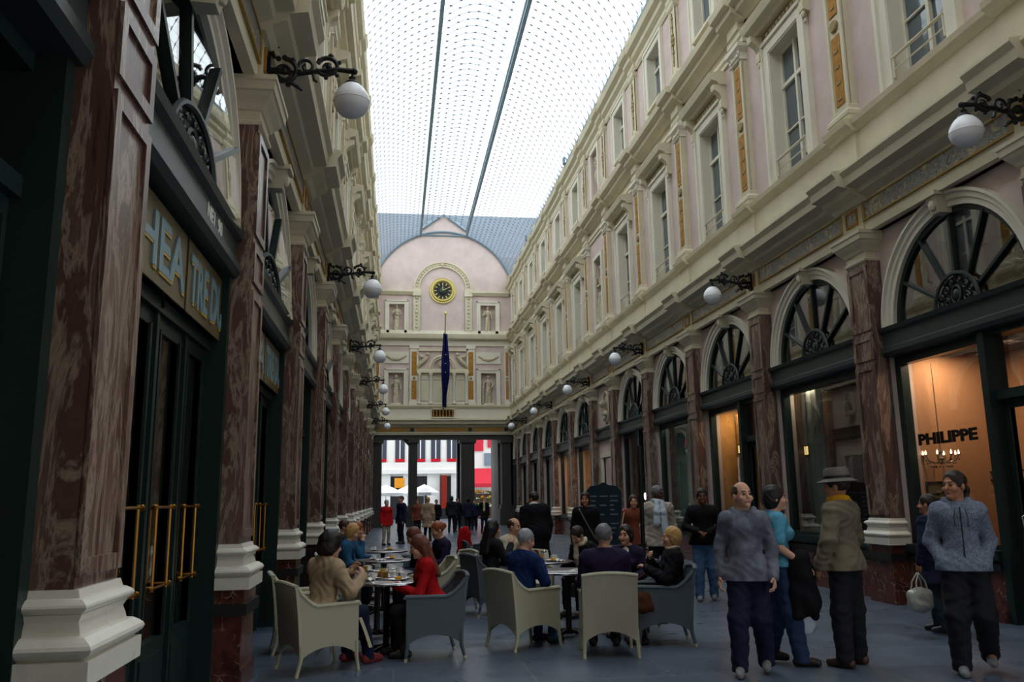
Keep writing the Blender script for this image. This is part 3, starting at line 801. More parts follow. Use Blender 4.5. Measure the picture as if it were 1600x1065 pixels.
# ------------------------------------------------------------------ end front of the gallery (plane Y = YE, facing the camera)
def end_front():
    mb = MB(); y0, y1 = YE, YE+.5; zc, R = 14.2, 4.67
    cx = RX; half = (XR-XL)/2
    # lower storeys: pink wall with holes for four niches and the middle loggia; above: arched gable and raised middle
    def col(xs, zs, holes):
        for i in range(len(xs)-1):
            for j in range(len(zs)-1):
                if (i, j) in holes: mb.box(xs[i], xs[i+1], y0+.3, y1, zs[j], zs[j+1])
                else: mb.box(xs[i], xs[i+1], y0, y1, zs[j], zs[j+1])
    xs = [XL-.3, -.53, .43, 5.33, 6.31, XR+.3]
    col(xs, [6.0, 7.45, 9.55, 12.1, 14.0, 14.8], {(1, 1), (3, 1), (1, 3), (3, 3)})
    # gable
    a0 = math.acos((half+.05)/R); pts = [(cx+R*math.cos(a0+(PI-2*a0)*i/40), zc+R*math.sin(a0+(PI-2*a0)*i/40)) for i in range(41)]
    mb.extrude([(cx+half+.05, 14.8)]+pts+[(cx-half-.05, 14.8)], 1, y0, y1)
    mb.extrude([(cx-1.5, 18.2), (cx+1.5, 18.2), (cx+1.5, 19.0), (cx, 20.05), (cx-1.5, 19.0)], 1, y0+.02, y1)
    o = struct('wall_end', mb, 'pink')
    # flat bands and cornices of the end front
    def band(prof, mat='cream', x0=XL-.2, x1=XR+.2):
        m = MB(); m.extrude([(YE-d, z) for d, z in prof], 0, x0, x1); return struct(num('trim'), m, mat)
    band([(-.3, 5.62), (.12, 5.62), (.12, 5.70), (.16, 5.72), (.16, 5.78), (-.3, 5.78)])
    band([(-.3, 5.32), (.02, 5.32), (.02, 5.62), (-.3, 5.62)], 'dark_stone')
    band([(-.3, 5.78), (.10, 5.78), (.10, 6.1), (-.3, 6.1)], 'cream_brown')
    band([(-.3, 6.1), (.12, 6.1), (.2, 6.2), (.36, 6.28), (.4, 6.42), (.5, 6.5), (.5, 6.56), (.1, 6.64), (-.3, 6.64)])
    band([(-.3, 6.64), (.14, 6.64), (.14, 7.28), (-.3, 7.28)], 'cream_light')
    band([(-.3, 7.28), (.2, 7.28), (.28, 7.4), (.28, 7.5), (-.3, 7.52)])
    band([(-.3, 11.3), (.08, 11.3), (.08, 11.64), (-.3, 11.64)], 'cream_light')
    band([(-.3, 11.64), (.2, 11.66), (.36, 11.74), (.4, 11.9), (.42, 12.02), (.1, 12.12), (-.3, 12.12)])
    band([(-.3, 12.12), (.08, 12.12), (.08, 12.3), (-.3, 12.3)], 'cream_light')
    for x0, x1 in ((XL, 1.02), (4.72, XR)):
        band([(-.3, 14.62), (.1, 14.62), (.18, 14.72), (.24, 14.8), (.24, 14.9), (-.3, 14.96)], x0=x0, x1=x1)
    # rim of the gable against the glass roof
    m = MB(); m.tube([(x, YE-.06, z+.04) for x, z in pts], .07, 6); m.tube([(cx-1.56, YE-.05, 18.95), (cx, YE-.05, 20.1), (cx+1.56, YE-.05, 18.95)], .06, 6)
    m.tube([(cx-1.56, YE-.06, 18.66), (cx+1.56, YE-.06, 18.66)], .05, 6)
    struct(num('trim'), m, 'roof_iron', smooth=True)
    # blind arch round the clock with decorated band
    m = MB(); zc2, r0, r1 = 15.0, 1.5, 1.85
    for i in range(28):
        a, b = PI*i/28, PI*(i+1)/28; vs = []
        for t in (a, b): vs += [(XC+q*math.cos(t), YE-d, zc2+q*math.sin(t)) for q, d in ((r0, -.1), (r0, .12), (r0+.05, .12), (r0+.08, .05), (r1-.08, .05), (r1-.05, .12), (r1, .12), (r1, -.1))]
        m.add(vs, [(j, (j+1) % 8, 8+(j+1) % 8, 8+j) for j in range(8)])
    for sx in (-1, 1):
        x = XC+sx*1.67; m.box(x-.22, x+.22, YE-.1, YE, 12.3, 14.62); m.box(x-.22, x-.15, YE-.14, YE, 12.3, 14.62); m.box(x+.15, x+.22, YE-.14, YE, 12.3, 14.62); m.box(x-.26, x+.26, YE-.2, YE, 14.55, 15.0)
    m.cm = 1
    for i in range(1, 24):
        a = PI*i/24; m.ball((XC+1.675*math.cos(a), YE-.07, zc2+1.675*math.sin(a)), .075 if i != 12 else .12, 6, 4)
    for sx in (-1, 1):
        for k in range(9): m.ball((XC+sx*1.67, YE-.12, 12.5+k*.24), .07 if k % 4 else .1, 6, 4, (1, .5, 1))
    struct(num('trim'), m, ['cream', 'stone_relief'], smooth=40)
    # niche surrounds
    m = MB()
    for x0, x1 in ((-.53, .43), (5.33, 6.31)):
        for z0, z1 in ((7.45, 9.55), (12.1, 14.0)):
            for a, b, c, d in ((x0-.2, x0, z0-.0, z1+.2), (x1, x1+.2, z0-.0, z1+.2), (x0, x1, z1, z1+.2)): m.box(a, b, YE-.08, YE, c, d)
            for a, b, c, d in ((x0-.26, x0-.17, z0, z1+.26), (x1+.17, x1+.26, z0, z1+.26), (x0-.26, x1+.26, z1+.18, z1+.26)): m.box(a, b, YE-.12, YE, c, d)
        # relief panel over the lower niche
        m.box(x0-.3, x1+.3, YE-.06, YE, 10.15, 10.9)
    struct(num('trim'), m, 'cream_light')
    m = MB(); random.seed(4)
    for xc in (-.05, 5.82):
        for i in range(14):
            t = i/13; m.ball((xc-.6+1.2*t, YE-.08, 10.62-.22*math.sin(PI*t)), .07+.04*math.sin(PI*t), 6, 4, (1, .6, 1))
    struct(num('trim'), m, 'stone_relief', smooth=True)
    # pilasters with gold strips, first floor and above
    m = MB()
    for x in (-1.2, .98+.1, 4.68, 7.02):
        hw = .26 if x in (1.08, 4.68) else .14
        m.cm = 0; m.box(x-hw, x+hw, YE-.12, YE, 7.5, 11.3); m.box(x-hw-.05, x+hw+.05, YE-.18, YE, 7.5, 7.72); m.box(x-hw-.04, x+hw+.04, YE-.16, YE, 11.1, 11.3)
        m.cm = 1; w_ = hw*.62; m.box(x-w_, x+w_, YE-.13, YE, 7.85, 9.05); m.box(x-w_, x+w_, YE-.13, YE, 9.35, 10.9)
        m.cm = 2; m.lathe([(.001, -.05), (.09, -.04), (.1, 0)], (x, YE-.12, 9.2), 10, axis=1)
        for z in (8.1, 8.45, 8.8, 9.6, 9.95, 10.3, 10.65): m.ball((x, YE-.13, z), .05, 6, 4, (1, .5, 1.6))
    struct(num('trim'), m, ['cream_light', 'ochre', 'cream_brown'])
    # middle loggia: three-light window with columns and an arched hood
    r = struct_root(num('window'))
    m = MB(); m.box(1.42, 4.38, YE-.06, YE+.02, 7.55, 9.6); m.cm = 1
    for x0, x1 in ((1.52, 1.95), (2.35, 3.35), (3.82, 4.25)):
        m.box(x0, x1, YE-.10, YE-.05, 7.75, 9.0); m.box(x0, x1, YE-.10, YE-.05, 9.1, 9.45)
        for k in range(1, 4): m.box(x0+(x1-x0)*k/4-.01, x0+(x1-x0)*k/4+.01, YE-.12, YE-.05, 7.75, 9.0)
    obj('loggia_wall', m, ['cream_light', 'cream'], r)
    m = MB()
    for x in (2.13, 3.60, 1.40, 4.40):
        m.lathe([(.13, 7.55), (.13, 7.65), (.10, 7.68), (.095, 9.3), (.12, 9.36), (.14, 9.45), (.14, 9.52)], (x, YE-.2, 0), 12)
    obj('columns', m, 'cream_light', r, smooth=35)
    m = MB(); m.box(1.25, 4.55, YE-.3, YE, 9.52, 9.66); m.box(1.3, 4.5, YE-.22, YE, 9.66, 9.78)
    pp = arch_pts(.82, 9.8, 18, yc=XC)
    m.tube([(x, YE-.14, z) for x, z in pp], .08, 6); m.tube([(x, YE-.2, z) for x, z in arch_pts(.68, 9.8, 18, yc=XC)], .04, 6)
    m.box(1.3, 4.5, YE-.12, YE, 10.95, 11.1)
    obj('loggia_hood', m, 'cream', r, smooth=40)
    m = MB()
    for sx in (-1, 1):      # reclining reliefs either side of the arch
        m.tube([(XC+sx*.9, YE-.1, 10.65), (XC+sx*1.15, YE-.14, 10.35), (XC+sx*1.45, YE-.14, 10.05), (XC+sx*1.6, YE-.1, 9.85)], [.1, .15, .12, .07], 7)
        m.ball((XC+sx*.95, YE-.16, 10.72), .12, 8, 6); m.tube([(XC+sx*1.1, YE-.12, 10.5), (XC+sx*1.45, YE-.14, 10.6), (XC+sx*1.6, YE-.1, 10.8)], [.09, .07, .03], 6)
    m.ball((XC, YE-.1, 10.1), .3, 10, 6, (1, .3, .9))
    obj('relief', m, 'stone_relief', r, smooth=True)
    # balcony with gilt balusters
    r = struct_root(num('trim')); m = MB(); m.box(2.2, 3.6, YE-.42, YE-.1, 6.62, 6.72); m.box(2.2, 3.6, YE-.42, YE-.3, 7.18, 7.26)
    obj('balcony_slab', m, 'cream', r); m = MB()
    for i in range(7): m.lathe([(.04, 6.72), (.07, 6.8), (.03, 6.95), (.06, 7.1), (.04, 7.18)], (2.3+i*.2, YE-.36, 0), 8)
    obj('balusters', m, 'ochre', r, smooth=True)
    m = MB(); m.box(2.22, 3.58, YE-.2, YE-.12, 6.72, 7.18); obj('shade_panel', m, 'dark_interior', r)  # dark sheet behind the balusters; shade of the gap put into its colour
    # frieze insets and dark pillars of the opening
    m = MB()
    for x in (.99, 4.62, 6.9): m.box(x-.12, x+.12, YE-.14, YE, 5.84, 6.04)
    m.cm = 1
    for a, b in ((-1, .7), (1.3, 4.3), (4.9, 6.6)): m.box(a, b, YE-.12, YE, 5.86, 6.02)
    struct(num('trim'), m, ['black', 'ochre'])
    for i, (x0, x1) in enumerate(((-1.5, -.87), (.82, 1.32), (4.05, 4.9), (6.62, 7.2))):
        r = struct_root(num('trim')); m = MB(); xm = (x0+x1)/2; w_ = (x1-x0)/2
        for yy in ((0, .9), (3.4, 4.3)) if 0 < i < 3 else ((0, .9),):
            m.box(x0, x1, YE+yy[0], YE+yy[1], 1.25, 5.75)
        obj('shaft', m, 'dark_stone', r)
        m = MB()
        for yy in ((0, .9), (3.4, 4.3)) if 0 < i < 3 else ((0, .9),):
            m.box(x0-.16, x1+.16, YE+yy[0]-.14, YE+yy[1]+.14, 0, 1.0); m.box(x0-.08, x1+.08, YE+yy[0]-.08, YE+yy[1]+.08, 1.0, 1.25)
        obj('pedestal', m, 'dark_stone', r)
        m = MB(); m.box(x0-.1, x1+.1, YE-.1, YE+1.0, 5.12, 5.32); obj('capital', m, 'dark_stone', r)
    # rounded inner corner of the left opening and side lobby walls, ceiling over the lobby
    m = MB(); m.box(XL-.6, XR+.6, YE+.5, YE+5, 5.75, 6.2); m.box(6.5, 7.3, YE+1.0, YE+5, 0, 5.75); m.box(XL-.6, XL-.2, YE+.5, YE+5, 0, 5.75); m.box(XR+.2, XR+.6, YE+.5, YE+5, 0, 5.75)
    m.extrude([(.42, 5.32), (.82, 5.32), (.82, 4.9)], 1, YE+.1, YE+.3)
    struct('wall_lobby', m, 'dark_stone')
    # slate roof of the head building behind the glass
    m = MB(); m.extrude([(YE+1, 6.2), (YE+5, 6.2), (YE+5, 17.5), (YE+4.0, 21.2), (YE+3.4, 21.3), (YE+1.0, 17.6)], 0, -9, 15)
    struct('wall_head_building', m, 'slate')
end_front()

# ------------------------------------------------------------------ clock (round window with a gilt ring)
def clock():
    t = thing('wall_clock', 'round black clock with a thick gilt ring high on the pink end wall', 'clock', (XC, YE, 14.93))
    m = MB(); m.lathe([(.001, -.06), (.62, -.06), (.62, 0)], (0, 0, 0), 40, axis=1); obj('face', m, 'black', t, smooth=30)
    m = MB(); m.lathe([(.60, -.02), (.62, -.14), (.68, -.18), (.74, -.14), (.76, -.10), (.84, -.12), (.86, -.02), (.86, 0), (.6, 0)], (0, 0, 0), 44, axis=1); obj('ring', m, 'gold_paint', t, smooth=30)
    m = MB()
    for i in range(12):
        a = PI*i/6; c, s = math.cos(a), math.sin(a); w_ = .03
        p = [(.40*c-w_*s, .40*s+w_*c), (.40*c+w_*s, .40*s-w_*c), (.54*c+w_*s, .54*s-w_*c), (.54*c-w_*s, .54*s+w_*c)]; m.extrude(p, 1, -.075, -.06)
    m.tube([(.57*math.cos(k*PI/20), -.07, .57*math.sin(k*PI/20)) for k in range(40)], .012, 4, closed=True)
    obj('numerals', m, 'gold_paint', t)
    m = MB(); m.ball((0, -.09, 0), .24, 14, 10, (1, .4, 1)); m.cm = 0
    obj('centre_boss', m, 'grey_green_paint', t, smooth=True)
    m = MB(); m.extrude([(-.02, 0), (.02, 0), (.012, .42), (-.012, .42)], 1, -.21, -.2); m.extrude([(0, -.02), (.3, .12), (.29, .15), (0, .02)], 1, -.225, -.215)
    obj('hands', m, 'gold_paint', t)
clock()

# ------------------------------------------------------------------ flag on the end balcony
fabric('flag_blue', srgb(26, 34, 96), 60, mott=3, var=.25)
def flag():
    t = thing('flag', 'blue flag hanging limp from a pole above the balcony of the end wall', 'flag', (XC+.03, YE-.45, 7.2))
    m = MB(); m.tube([(0, .1, -.25), (.02, -1.9, 5.6)], [.05, .035], 8); obj('pole', m, 'cream_brown', t, smooth=True)
    m = MB(); m.lathe([(.001, .28), (.05, .2), (.1, .1), (.05, .0), (.04, -.02)], (.02, -1.92, 5.6), 10); obj('finial', m, 'gold_paint', t, smooth=True)
    A = []; B = []
    for i in range(26):
        f = i/25; z = 4.55-4.4*f; w_ = .17+.22*math.sin(PI*min(1, f*1.15))**1.5*(.6+.5*f) if f < .85 else .17+.1*(1-f)
        ra = []; rb = []
        for j in range(15):
            g = j/14; x = .0+(g-.35)*w_*1.5; y = -1.62+1.35*f+.09*math.sin(g*14+f*3)+.03*math.sin(g*5+7*f)
            ra.append((x, y, z-.1*g)); rb.append((x, y+.012, z-.1*g))
        A.append(ra); B.append(rb)
    m = MB(); m.solid(A, B); cl = obj('cloth', m, 'flag_blue', t, smooth=60)
    for k in range(3):
        m = MB(); m.lathe([(.001, -.01), (.035, -.008), (.035, 0)], (.07, -1.62+1.35*(.3+.12*k)-.12, 4.55-4.4*(.3+.12*k)), 5, axis=1); obj('star', m, 'gold_paint', cl)
flag()

# ------------------------------------------------------------------ bracket lamps
def spiral(cx, cz, r0, turns, a0, sgn=1, n=26, rend=.25):
    return [(cx+r0*(1-(1-rend)*i/n)*math.cos(a0+sgn*2*PI*turns*i/n), 0, cz+r0*(1-(1-rend)*i/n)*math.sin(a0+sgn*2*PI*turns*i/n)) for i in range(n+1)]
def make_lamp():
    t = thing('bracket_lamp', '', 'lamp')
    m = MB()
    m.box(-.02, .03, -.05, .05, 5.72, 6.06)
    m.tube([(.0, 0, 5.88), (.1, 0, 5.88), (.30, 0, 5.86), (.5, 0, 5.9), (.68, 0, 5.93), (.84, 0, 5.92)], [.03, .03, .024, .024, .024, .03], 7)
    m.tube(spiral(.16, 5.88, .14, 1.3, PI*.5, -1), [.026]*14+[.018]*13, 6); m.tube(spiral(.16, 5.88, .145, .6, PI*1.1, 1), .022, 6)
    m.tube(spiral(.38, 5.94, .085, 1.2, PI, -1), .017, 6)
    m.tube(spiral(.60, 5.95, .115, 1.3, PI*.9, -1), [.024]*14+[.016]*13, 6); m.tube(spiral(.60, 5.94, .12, .45, PI*1.05, 1), .02, 6)
    m.tube([(.06, 0, 6.02), (.02, 0, 6.12), (.06, 0, 6.17), (.1, 0, 6.14)], [.02, .025, .02, .012], 6)
    m.tube([(.22, 0, 5.76), (.30, 0, 5.72), (.34, 0, 5.68)], [.02, .026, .014], 6); m.tube([(.44, 0, 5.88), (.46, 0, 5.80), (.49, 0, 5.78)], [.016, .02, .012], 6)
    for p, q in (((.16, 5.88), .04), ((.60, 5.95), .035), ((.86, 5.92), .035), ((.62, 6.08), .025), ((.16, 6.03), .03)): m.ball((p[0], 0, p[1]), q, 8, 6)
    for a in range(6):
        m.ball((.16+.15*math.cos(a), 0, 5.88+.15*math.sin(a)), .03, 6, 4); m.ball((.60+.12*math.cos(a+.5), 0, 5.95+.12*math.sin(a+.5)), .024, 6, 4)
    obj('bracket', m, 'iron', t, smooth=True)
    m = MB(); m.lathe([(.001, .0), (.012, 0), (.012, -.06), (.035, -.07), (.03, -.10), (.07, -.13), (.075, -.15)], (.84, 0, 5.92), 12); obj('fitting', m, 'iron', t, smooth=30)
    m = MB(); pr = []
    for i in range(25):
        a = PI*i/24; z = math.cos(a); rr = math.sin(a)**(.9)
        rad = .183*rr*(1-.2*max(0, z)**1.3)*(1+.006*math.sin(i*2.1))
        pr.append((max(rad, .0005), -.33+.185*z*(1.08 if z > 0 else .95)))
    m.lathe(pr[::-1], (.84, 0, 5.92), 28)
    m.lathe([(.184, -.335), (.187, -.34), (.184, -.345)], (.84, 0, 5.92), 28)
    obj('globe', m, 'opal', t, smooth=60)
    return t
lp = make_lamp(); first_l = True
ordn = ['nearest the camera', 'second from the camera', 'third from the camera', 'fourth from the camera', 'fifth from the camera', 'sixth from the camera']
for side in ('left', 'right'):
    i = 0
    for k in (0, 2, 4, 6, 8, 10):
        loc, rz = side_loc(side, PY[k]); lab = 'white opal globe on a scrolled black iron bracket, %s wall, lamp %s' % (side, ordn[i]); i += 1
        if first_l: lp.location = loc; lp.rotation_euler = (0, 0, rz); lp['label'] = lab; lp['group'] = 'globe lamps along both walls'; first_l = False
        else: copy_tree(lp, loc, rz, label=lab)

# ------------------------------------------------------------------ lettering on the glass and shop displays
def on_left(mb, x, y, z):      # text plane facing +x on the left wall, running away from the camera
    M = Matrix.Translation((x, y, z)) @ Matrix.Rotation(PI/2, 4, 'Z'); return mb.xf(M)
def on_right(mb, x, y, z):     # facing -x, running towards the camera
    M = Matrix.Translation((x, y, z)) @ Matrix.Rotation(-PI/2, 4, 'Z'); return mb.xf(M)
def under(root, o):
    o.parent = root; o.matrix_parent_inverse = (Matrix.Translation(root.location) @ Matrix.Rotation(root.rotation_euler.z, 4, 'Z')).inverted(); return o
def left_sign(yc, lab):
    t = thing('glass_sign', lab, 'sign', (XL-.27, yc, 2.98))
    for y0, y1, wds in ((-1.56, .28, (('THEA', -1.30, .22),)), (.34, 1.66, (('TRE', .40, 1.0), ('DU', 1.12, 1.62)))):
        m = MB(); m.box(-.006, .006, y0, y1, .03, .60); pn = obj('panel', m, 'sign_board', t)
        for wd, ya, yb in wds:
            tx = text_mb(wd, .52, .012, .008); x0, x1 = min(v[0] for v in tx.v), max(v[0] for v in tx.v); f = (yb-ya)/(x1-x0)
            for dx, dy, dz, mt, nm in ((.012, 0, .14, 'blue_letter', 'lettering'), (.009, .022, .12, 'gold_letter', 'letter_shadow')):
                g = MB(); g.v = [((v[0]-x0)*f, v[1], v[2]) for v in tx.v]; g.f = tx.f; g.m = tx.m
                g.xf(Matrix.Translation((dx, ya+dy, dz)) @ Matrix.Rotation(PI/2, 4, 'Z')); obj(nm, g, mt, pn, recalc=False)
plaster('sign_board', srgb(104, 92, 64), rough=.35, var=.4, scale=2.5)
left_sign(6.12, 'amber glass sign band with pale blue capitals THEATRE DU over the nearest left doors')
left_sign(10.01, 'glass sign band with faded blue letters over the second left doors')
tx = text_mb('NE1  90', .17, .01, .004); on_left(tx, XL-.168, 6.55, 3.80); 
t_ = under(F['L-1'], obj('door_number', tx, 'off_white', recalc=False))

def r_loc(k, y=0): return [b for b in BAYS if b[0] == k][0][1]+y
tx = text_mb('PHILIPPE', .25, .01, .012); tx.v = [(v[0]*1.0, v[1], v[2]) for v in tx.v]
wid = max(v[0] for v in tx.v); tx.v = [(v[0]*1.28/wid, v[1], v[2]*.85) for v in tx.v]
on_right(tx, XR+.385, 11.38, 2.27); t_ = obj('window_lettering', tx, 'black_letter', recalc=False); tag(t_, 'black capitals PHILIPPE on the orange lit shop window at the right', 'sign')
tx = text_mb('14', .16, .01, .004); on_right(tx, XR+.385, 9.1, 3.05); t_ = under(F['R0'], obj('door_number', tx, 'off_white', recalc=False))

plain('crystal', srgb(150, 130, 110), .15, .4); glow('bulb', (1, .72, .42, 1), 9); glow('white_bulb', (1, .95, .85, 1), 7)
glow('warm_sign', (1, .66, .25, 1), 1.6)
def chandelier(x, y, z):
    t = thing('chandelier', 'small crystal chandelier with lit candle bulbs behind the PHILIPPE shop window', 'chandelier', (x, y, z))
    m = MB(); m.tube([(0, 0, .02), (0, 0, 1.42)], .008, 5); m.lathe([(.001, -.1), (.03, -.06), (.05, 0), (.02, .06), (.04, .1), (.015, .16)], (0, 0, 0), 10)
    for i in range(8):
        a = i*PI/4; c, s = math.cos(a), math.sin(a)
        m.tube([(0, 0, -.02), (.1*c, .1*s, -.07), (.2*c, .2*s, -.03), (.24*c, .24*s, .04)], .009, 5); m.lathe([(.005, 0), (.03, .01), (.03, .015)], (.24*c, .24*s, .04), 8)
    obj('frame', m, 'crystal', t, smooth=True)
    m = MB()
    for i in range(8):
        a = i*PI/4; c, s = math.cos(a), math.sin(a)
        for q in range(3): m.ball((.24*c*(1-.2*q), .24*s*(1-.2*q), -.02-.05*q), .014, 6, 4)
        m.ball((.12*c, .12*s, -.12), .016, 6, 4)
    obj('drops', m, 'crystal', t, smooth=True)['kind'] = 'stuff'
    for i in range(8):
        a = i*PI/4; c, s = math.cos(a), math.sin(a); m = MB(); m.lathe([(.008, .05), (.012, .07), (.012, .09), (.001, .12)], (.24*c, .24*s, 0), 8); obj('candle_bulb', m, 'bulb', t, smooth=True)
chandelier(8.0, 11.5, 2.08)
def downlight(x, y, z, power, col, lab, size=.25):
    t = thing('ceiling_light', lab, 'lamp', (x, y, z)); m = MB(); m.lathe([(.05, -.01), (.09, -.015), (.09, 0), (.001, 0)], (0, 0, 0), 16); obj('rim', m, 'off_white', t, smooth=30)
    m = MB(); m.lathe([(.001, -.004), (.05, -.006), (.05, -.001)], (0, 0, 0), 16); obj('bulb', m, 'white_bulb', t)
    l = bpy.data.lights.new('shop_light', 'AREA'); l.energy = power; l.color = col; l.size = size
    o = bpy.data.objects.new('shop_light', l); COL.objects.link(o); o.parent = t; o.location = (0, 0, -.03)
W = (1, .68, .46)
downlight(8.1, 11.2, 3.68, 28, W, 'round ceiling spot inside the PHILIPPE shop window, left side'); downlight(8.5, 10.5, 3.68, 8, W, 'round ceiling spot deeper in the PHILIPPE shop beside the door')
downlight(8.0, 15.2, 3.68, 12, (1, .8, .55), 'ceiling spot in the shop window with the hanging black coat')
downlight(8.1, 18.9, 3.68, 24, (1, .7, .42), 'ceiling spot lighting the amber curtained shop window in mid gallery')
downlight(8.1, 22.4, 3.68, 40, (.75, 1, .85), 'ceiling spot lighting the pale green shop window panel')
downlight(8.0, 32.5, 3.68, 45, (1, .6, .25), 'ceiling spot in the orange lit shop just past the narrow doorway')
downlight(8.0, 36.4, 3.68, 60, (1, .6, .25), 'ceiling spot in the far orange lit shop on the right')
downlight(8.4, 32.9, 3.0, 8, (1, .9, .7), 'low lamp inside the orange lit shop past the narrow doorway')

def poster(x, y, z, w_, h, lab):
    t = thing('framed_poster', lab, 'poster', (x, y, z)); m = MB(); ring_rect(m, -.02, .02, -w_/2, w_/2, 0, h, .03); obj('frame', m, 'black', t)
    m = MB(); m.box(.0, .01, -w_/2+.02, w_/2-.02, .02, h-.02); obj('sheet', m, 'amber_wall', t)
    for i in range(3):
        m = MB(); m.box(-.004, .002, -w_*.25, w_*.25, h*.72-.07*i, h*.72+.035-.07*i); obj('text_line', m, 'black', t)
poster(7.74, 11.33, 1.02, .40, .72, 'black framed poster with a few text lines inside the PHILIPPE shop window')
def shelf_lines():
    t = thing('wall_shelf', 'two thin dark wall shelves behind the chandelier in the PHILIPPE shop', 'shelf', (9.0, 11.3, 1.75))
    for z in (0, .12): m = MB(); m.box(-.1, .1, -.6, .5, z, z+.02); obj('board', m, 'black', t)
shelf_lines()
# mirror with a red silk flower arrangement
t = thing('dressing_mirror', 'pale wooden mirror with a curved top standing in the PHILIPPE shop', 'mirror', (8.75, 9.95, .0))
m = MB(); m.box(-.03, .03, -.3, -.24, .06, 1.75); m.box(-.03, .03, .24, .3, .06, 1.75); m.tube([(0, -.27+.54*i/10, 1.75+.15*math.sin(PI*i/10)) for i in range(11)], .03, 6); m.box(-.2, .2, -.3, .3, .06, .12)
obj('frame', m, 'cream_light', t); m = MB(); m.extrude([(-.24, .12), (.24, .12), (.24, 1.75), (0, 1.88), (-.24, 1.75)], 0, 0, .01); obj('glass', m, 'warm_wall', t)
fabric('red_silk', srgb(150, 24, 24), 40)
t = thing('flower_arrangement', 'round bunch of dark red silk roses in a black vase in the shop window', 'flowers', (7.95, 9.92, .80))
m = MB(); m.lathe([(.06, 0), (.09, .1), (.10, .35), (.05, .5), (.07, .56)], (0, 0, .02), 14); obj('vase', m, 'black', t, smooth=True)
m = MB(); m.box(-.2, .2, -.2, .2, -.74, 0); m.box(-.24, .24, -.24, .24, 0, .02); obj('plinth', m, 'brown_wall', t)
random.seed(3); m = MB()
for i in range(26):
    a = random.uniform(0, 2*PI); b = random.uniform(-.2, 1.3); rr = .15; c = (rr*math.cos(b)*math.cos(a), rr*math.cos(b)*math.sin(a), .74+rr*math.sin(b))
    m.ball(c, .055, 8, 6); m.tube([(c[0]+.045*math.cos(q)*(1-q/14), c[1]+.045*math.sin(q)*(1-q/14), c[2]+.03) for q in [k*.6 for k in range(14)]], .012, 4)
obj('blossoms', m, 'red_silk', t, smooth=True)

# second shop: pale curtain panel, hanging coat, lit sign
t_ = MB(); A, B = [], []
for i in range(2):
    z = .92+i*2.66; A.append([(7.98+.03*math.sin(j*1.3), 14.85+1.2*j/30, z) for j in range(31)]); B.append([(8.0+.03*math.sin(j*1.3), 14.85+1.2*j/30, z) for j in range(31)])
t_.solid(A, B); tag(obj('display_curtain', t_, 'grey_curtain', smooth=60), 'tall pale grey curtain panel behind the glass beside the hanging black coat', 'curtain')
fabric('coat_black', srgb(34, 32, 36), 60)
t = thing('hanging_coat', 'black coat spread like a kite on a hanger in the second shop window', 'coat', (7.82, 15.6, .98))
m = MB(); A, B = [], []
for i in range(14):
    f = i/13; w_ = .02+.27*f**.9; A.append([(-.05*math.sin(j*1.1)*f, -w_+2*w_*j/12, 1.16-1.0*f-(.14*(1-abs(j-6)/6) if i == 13 else 0)) for j in range(13)]); B.append([(x+.05, y, z) for x, y, z in A[-1]])
m.solid(A, B); obj('cloth', m, 'coat_black', t, smooth=60); m = MB(); m.tube([(0.02, 0, 1.14), (.02, 0, 1.26), (.02, .03, 1.3), (.02, .05, 1.27)], .008, 5); m.tube([(.02, 0, 1.26), (.02, 0, 2.7)], .003, 4); obj('hook', m, 'steel', t)
t = thing('lit_wall_sign', 'small glowing amber panel with pillars of light inside the second shop window', 'sign', (8.1, 16.02, 2.35)); t.location = (7.95, 15.62, 2.32)
m = MB(); m.box(0, .03, -.22, .22, 0, .22); obj('panel', m, 'brown_wall', t); m = MB()
for i in range(4): m.box(-.012, 0, -.18+.1*i, -.12+.1*i, .03, .19)
obj('glowing_bars', m, 'warm_sign', t)
t = thing('lit_wall_sign', 'small glowing amber panel with pillars of light in the amber curtained shop', 'sign', (8.1, 18.9, 2.55))
m = MB(); m.box(0, .03, -.3, .3, 0, .24); obj('panel', m, 'brown_wall', t); m = MB()
for i in range(5): m.box(-.012, 0, -.26+.11*i, -.19+.11*i, .03, .21)
obj('glowing_bars', m, 'warm_sign', t)
t_ = MB(); A, B = [], []
for i in range(2):
    z = .92+i*2.6; A.append([(8.2+.05*math.sin(j*1.7), 18.05+1.3*j/40, z) for j in range(41)]); B.append([(8.22+.05*math.sin(j*1.7), 18.05+1.3*j/40, z) for j in range(41)])
t_.solid(A, B); tag(obj('display_curtain', t_, 'amber_wall', smooth=60), 'amber pleated curtain in the lit shop window past the second shop', 'curtain')
m = MB(); m.box(7.95, 8.0, 22.0, 23.3, .9, 3.6); tag(obj('shop_screen', m, 'mint_wall'), 'tall pale green panel lit inside a mid gallery shop window', 'panel')
plain('leaf_green', srgb(70, 96, 36), .5)
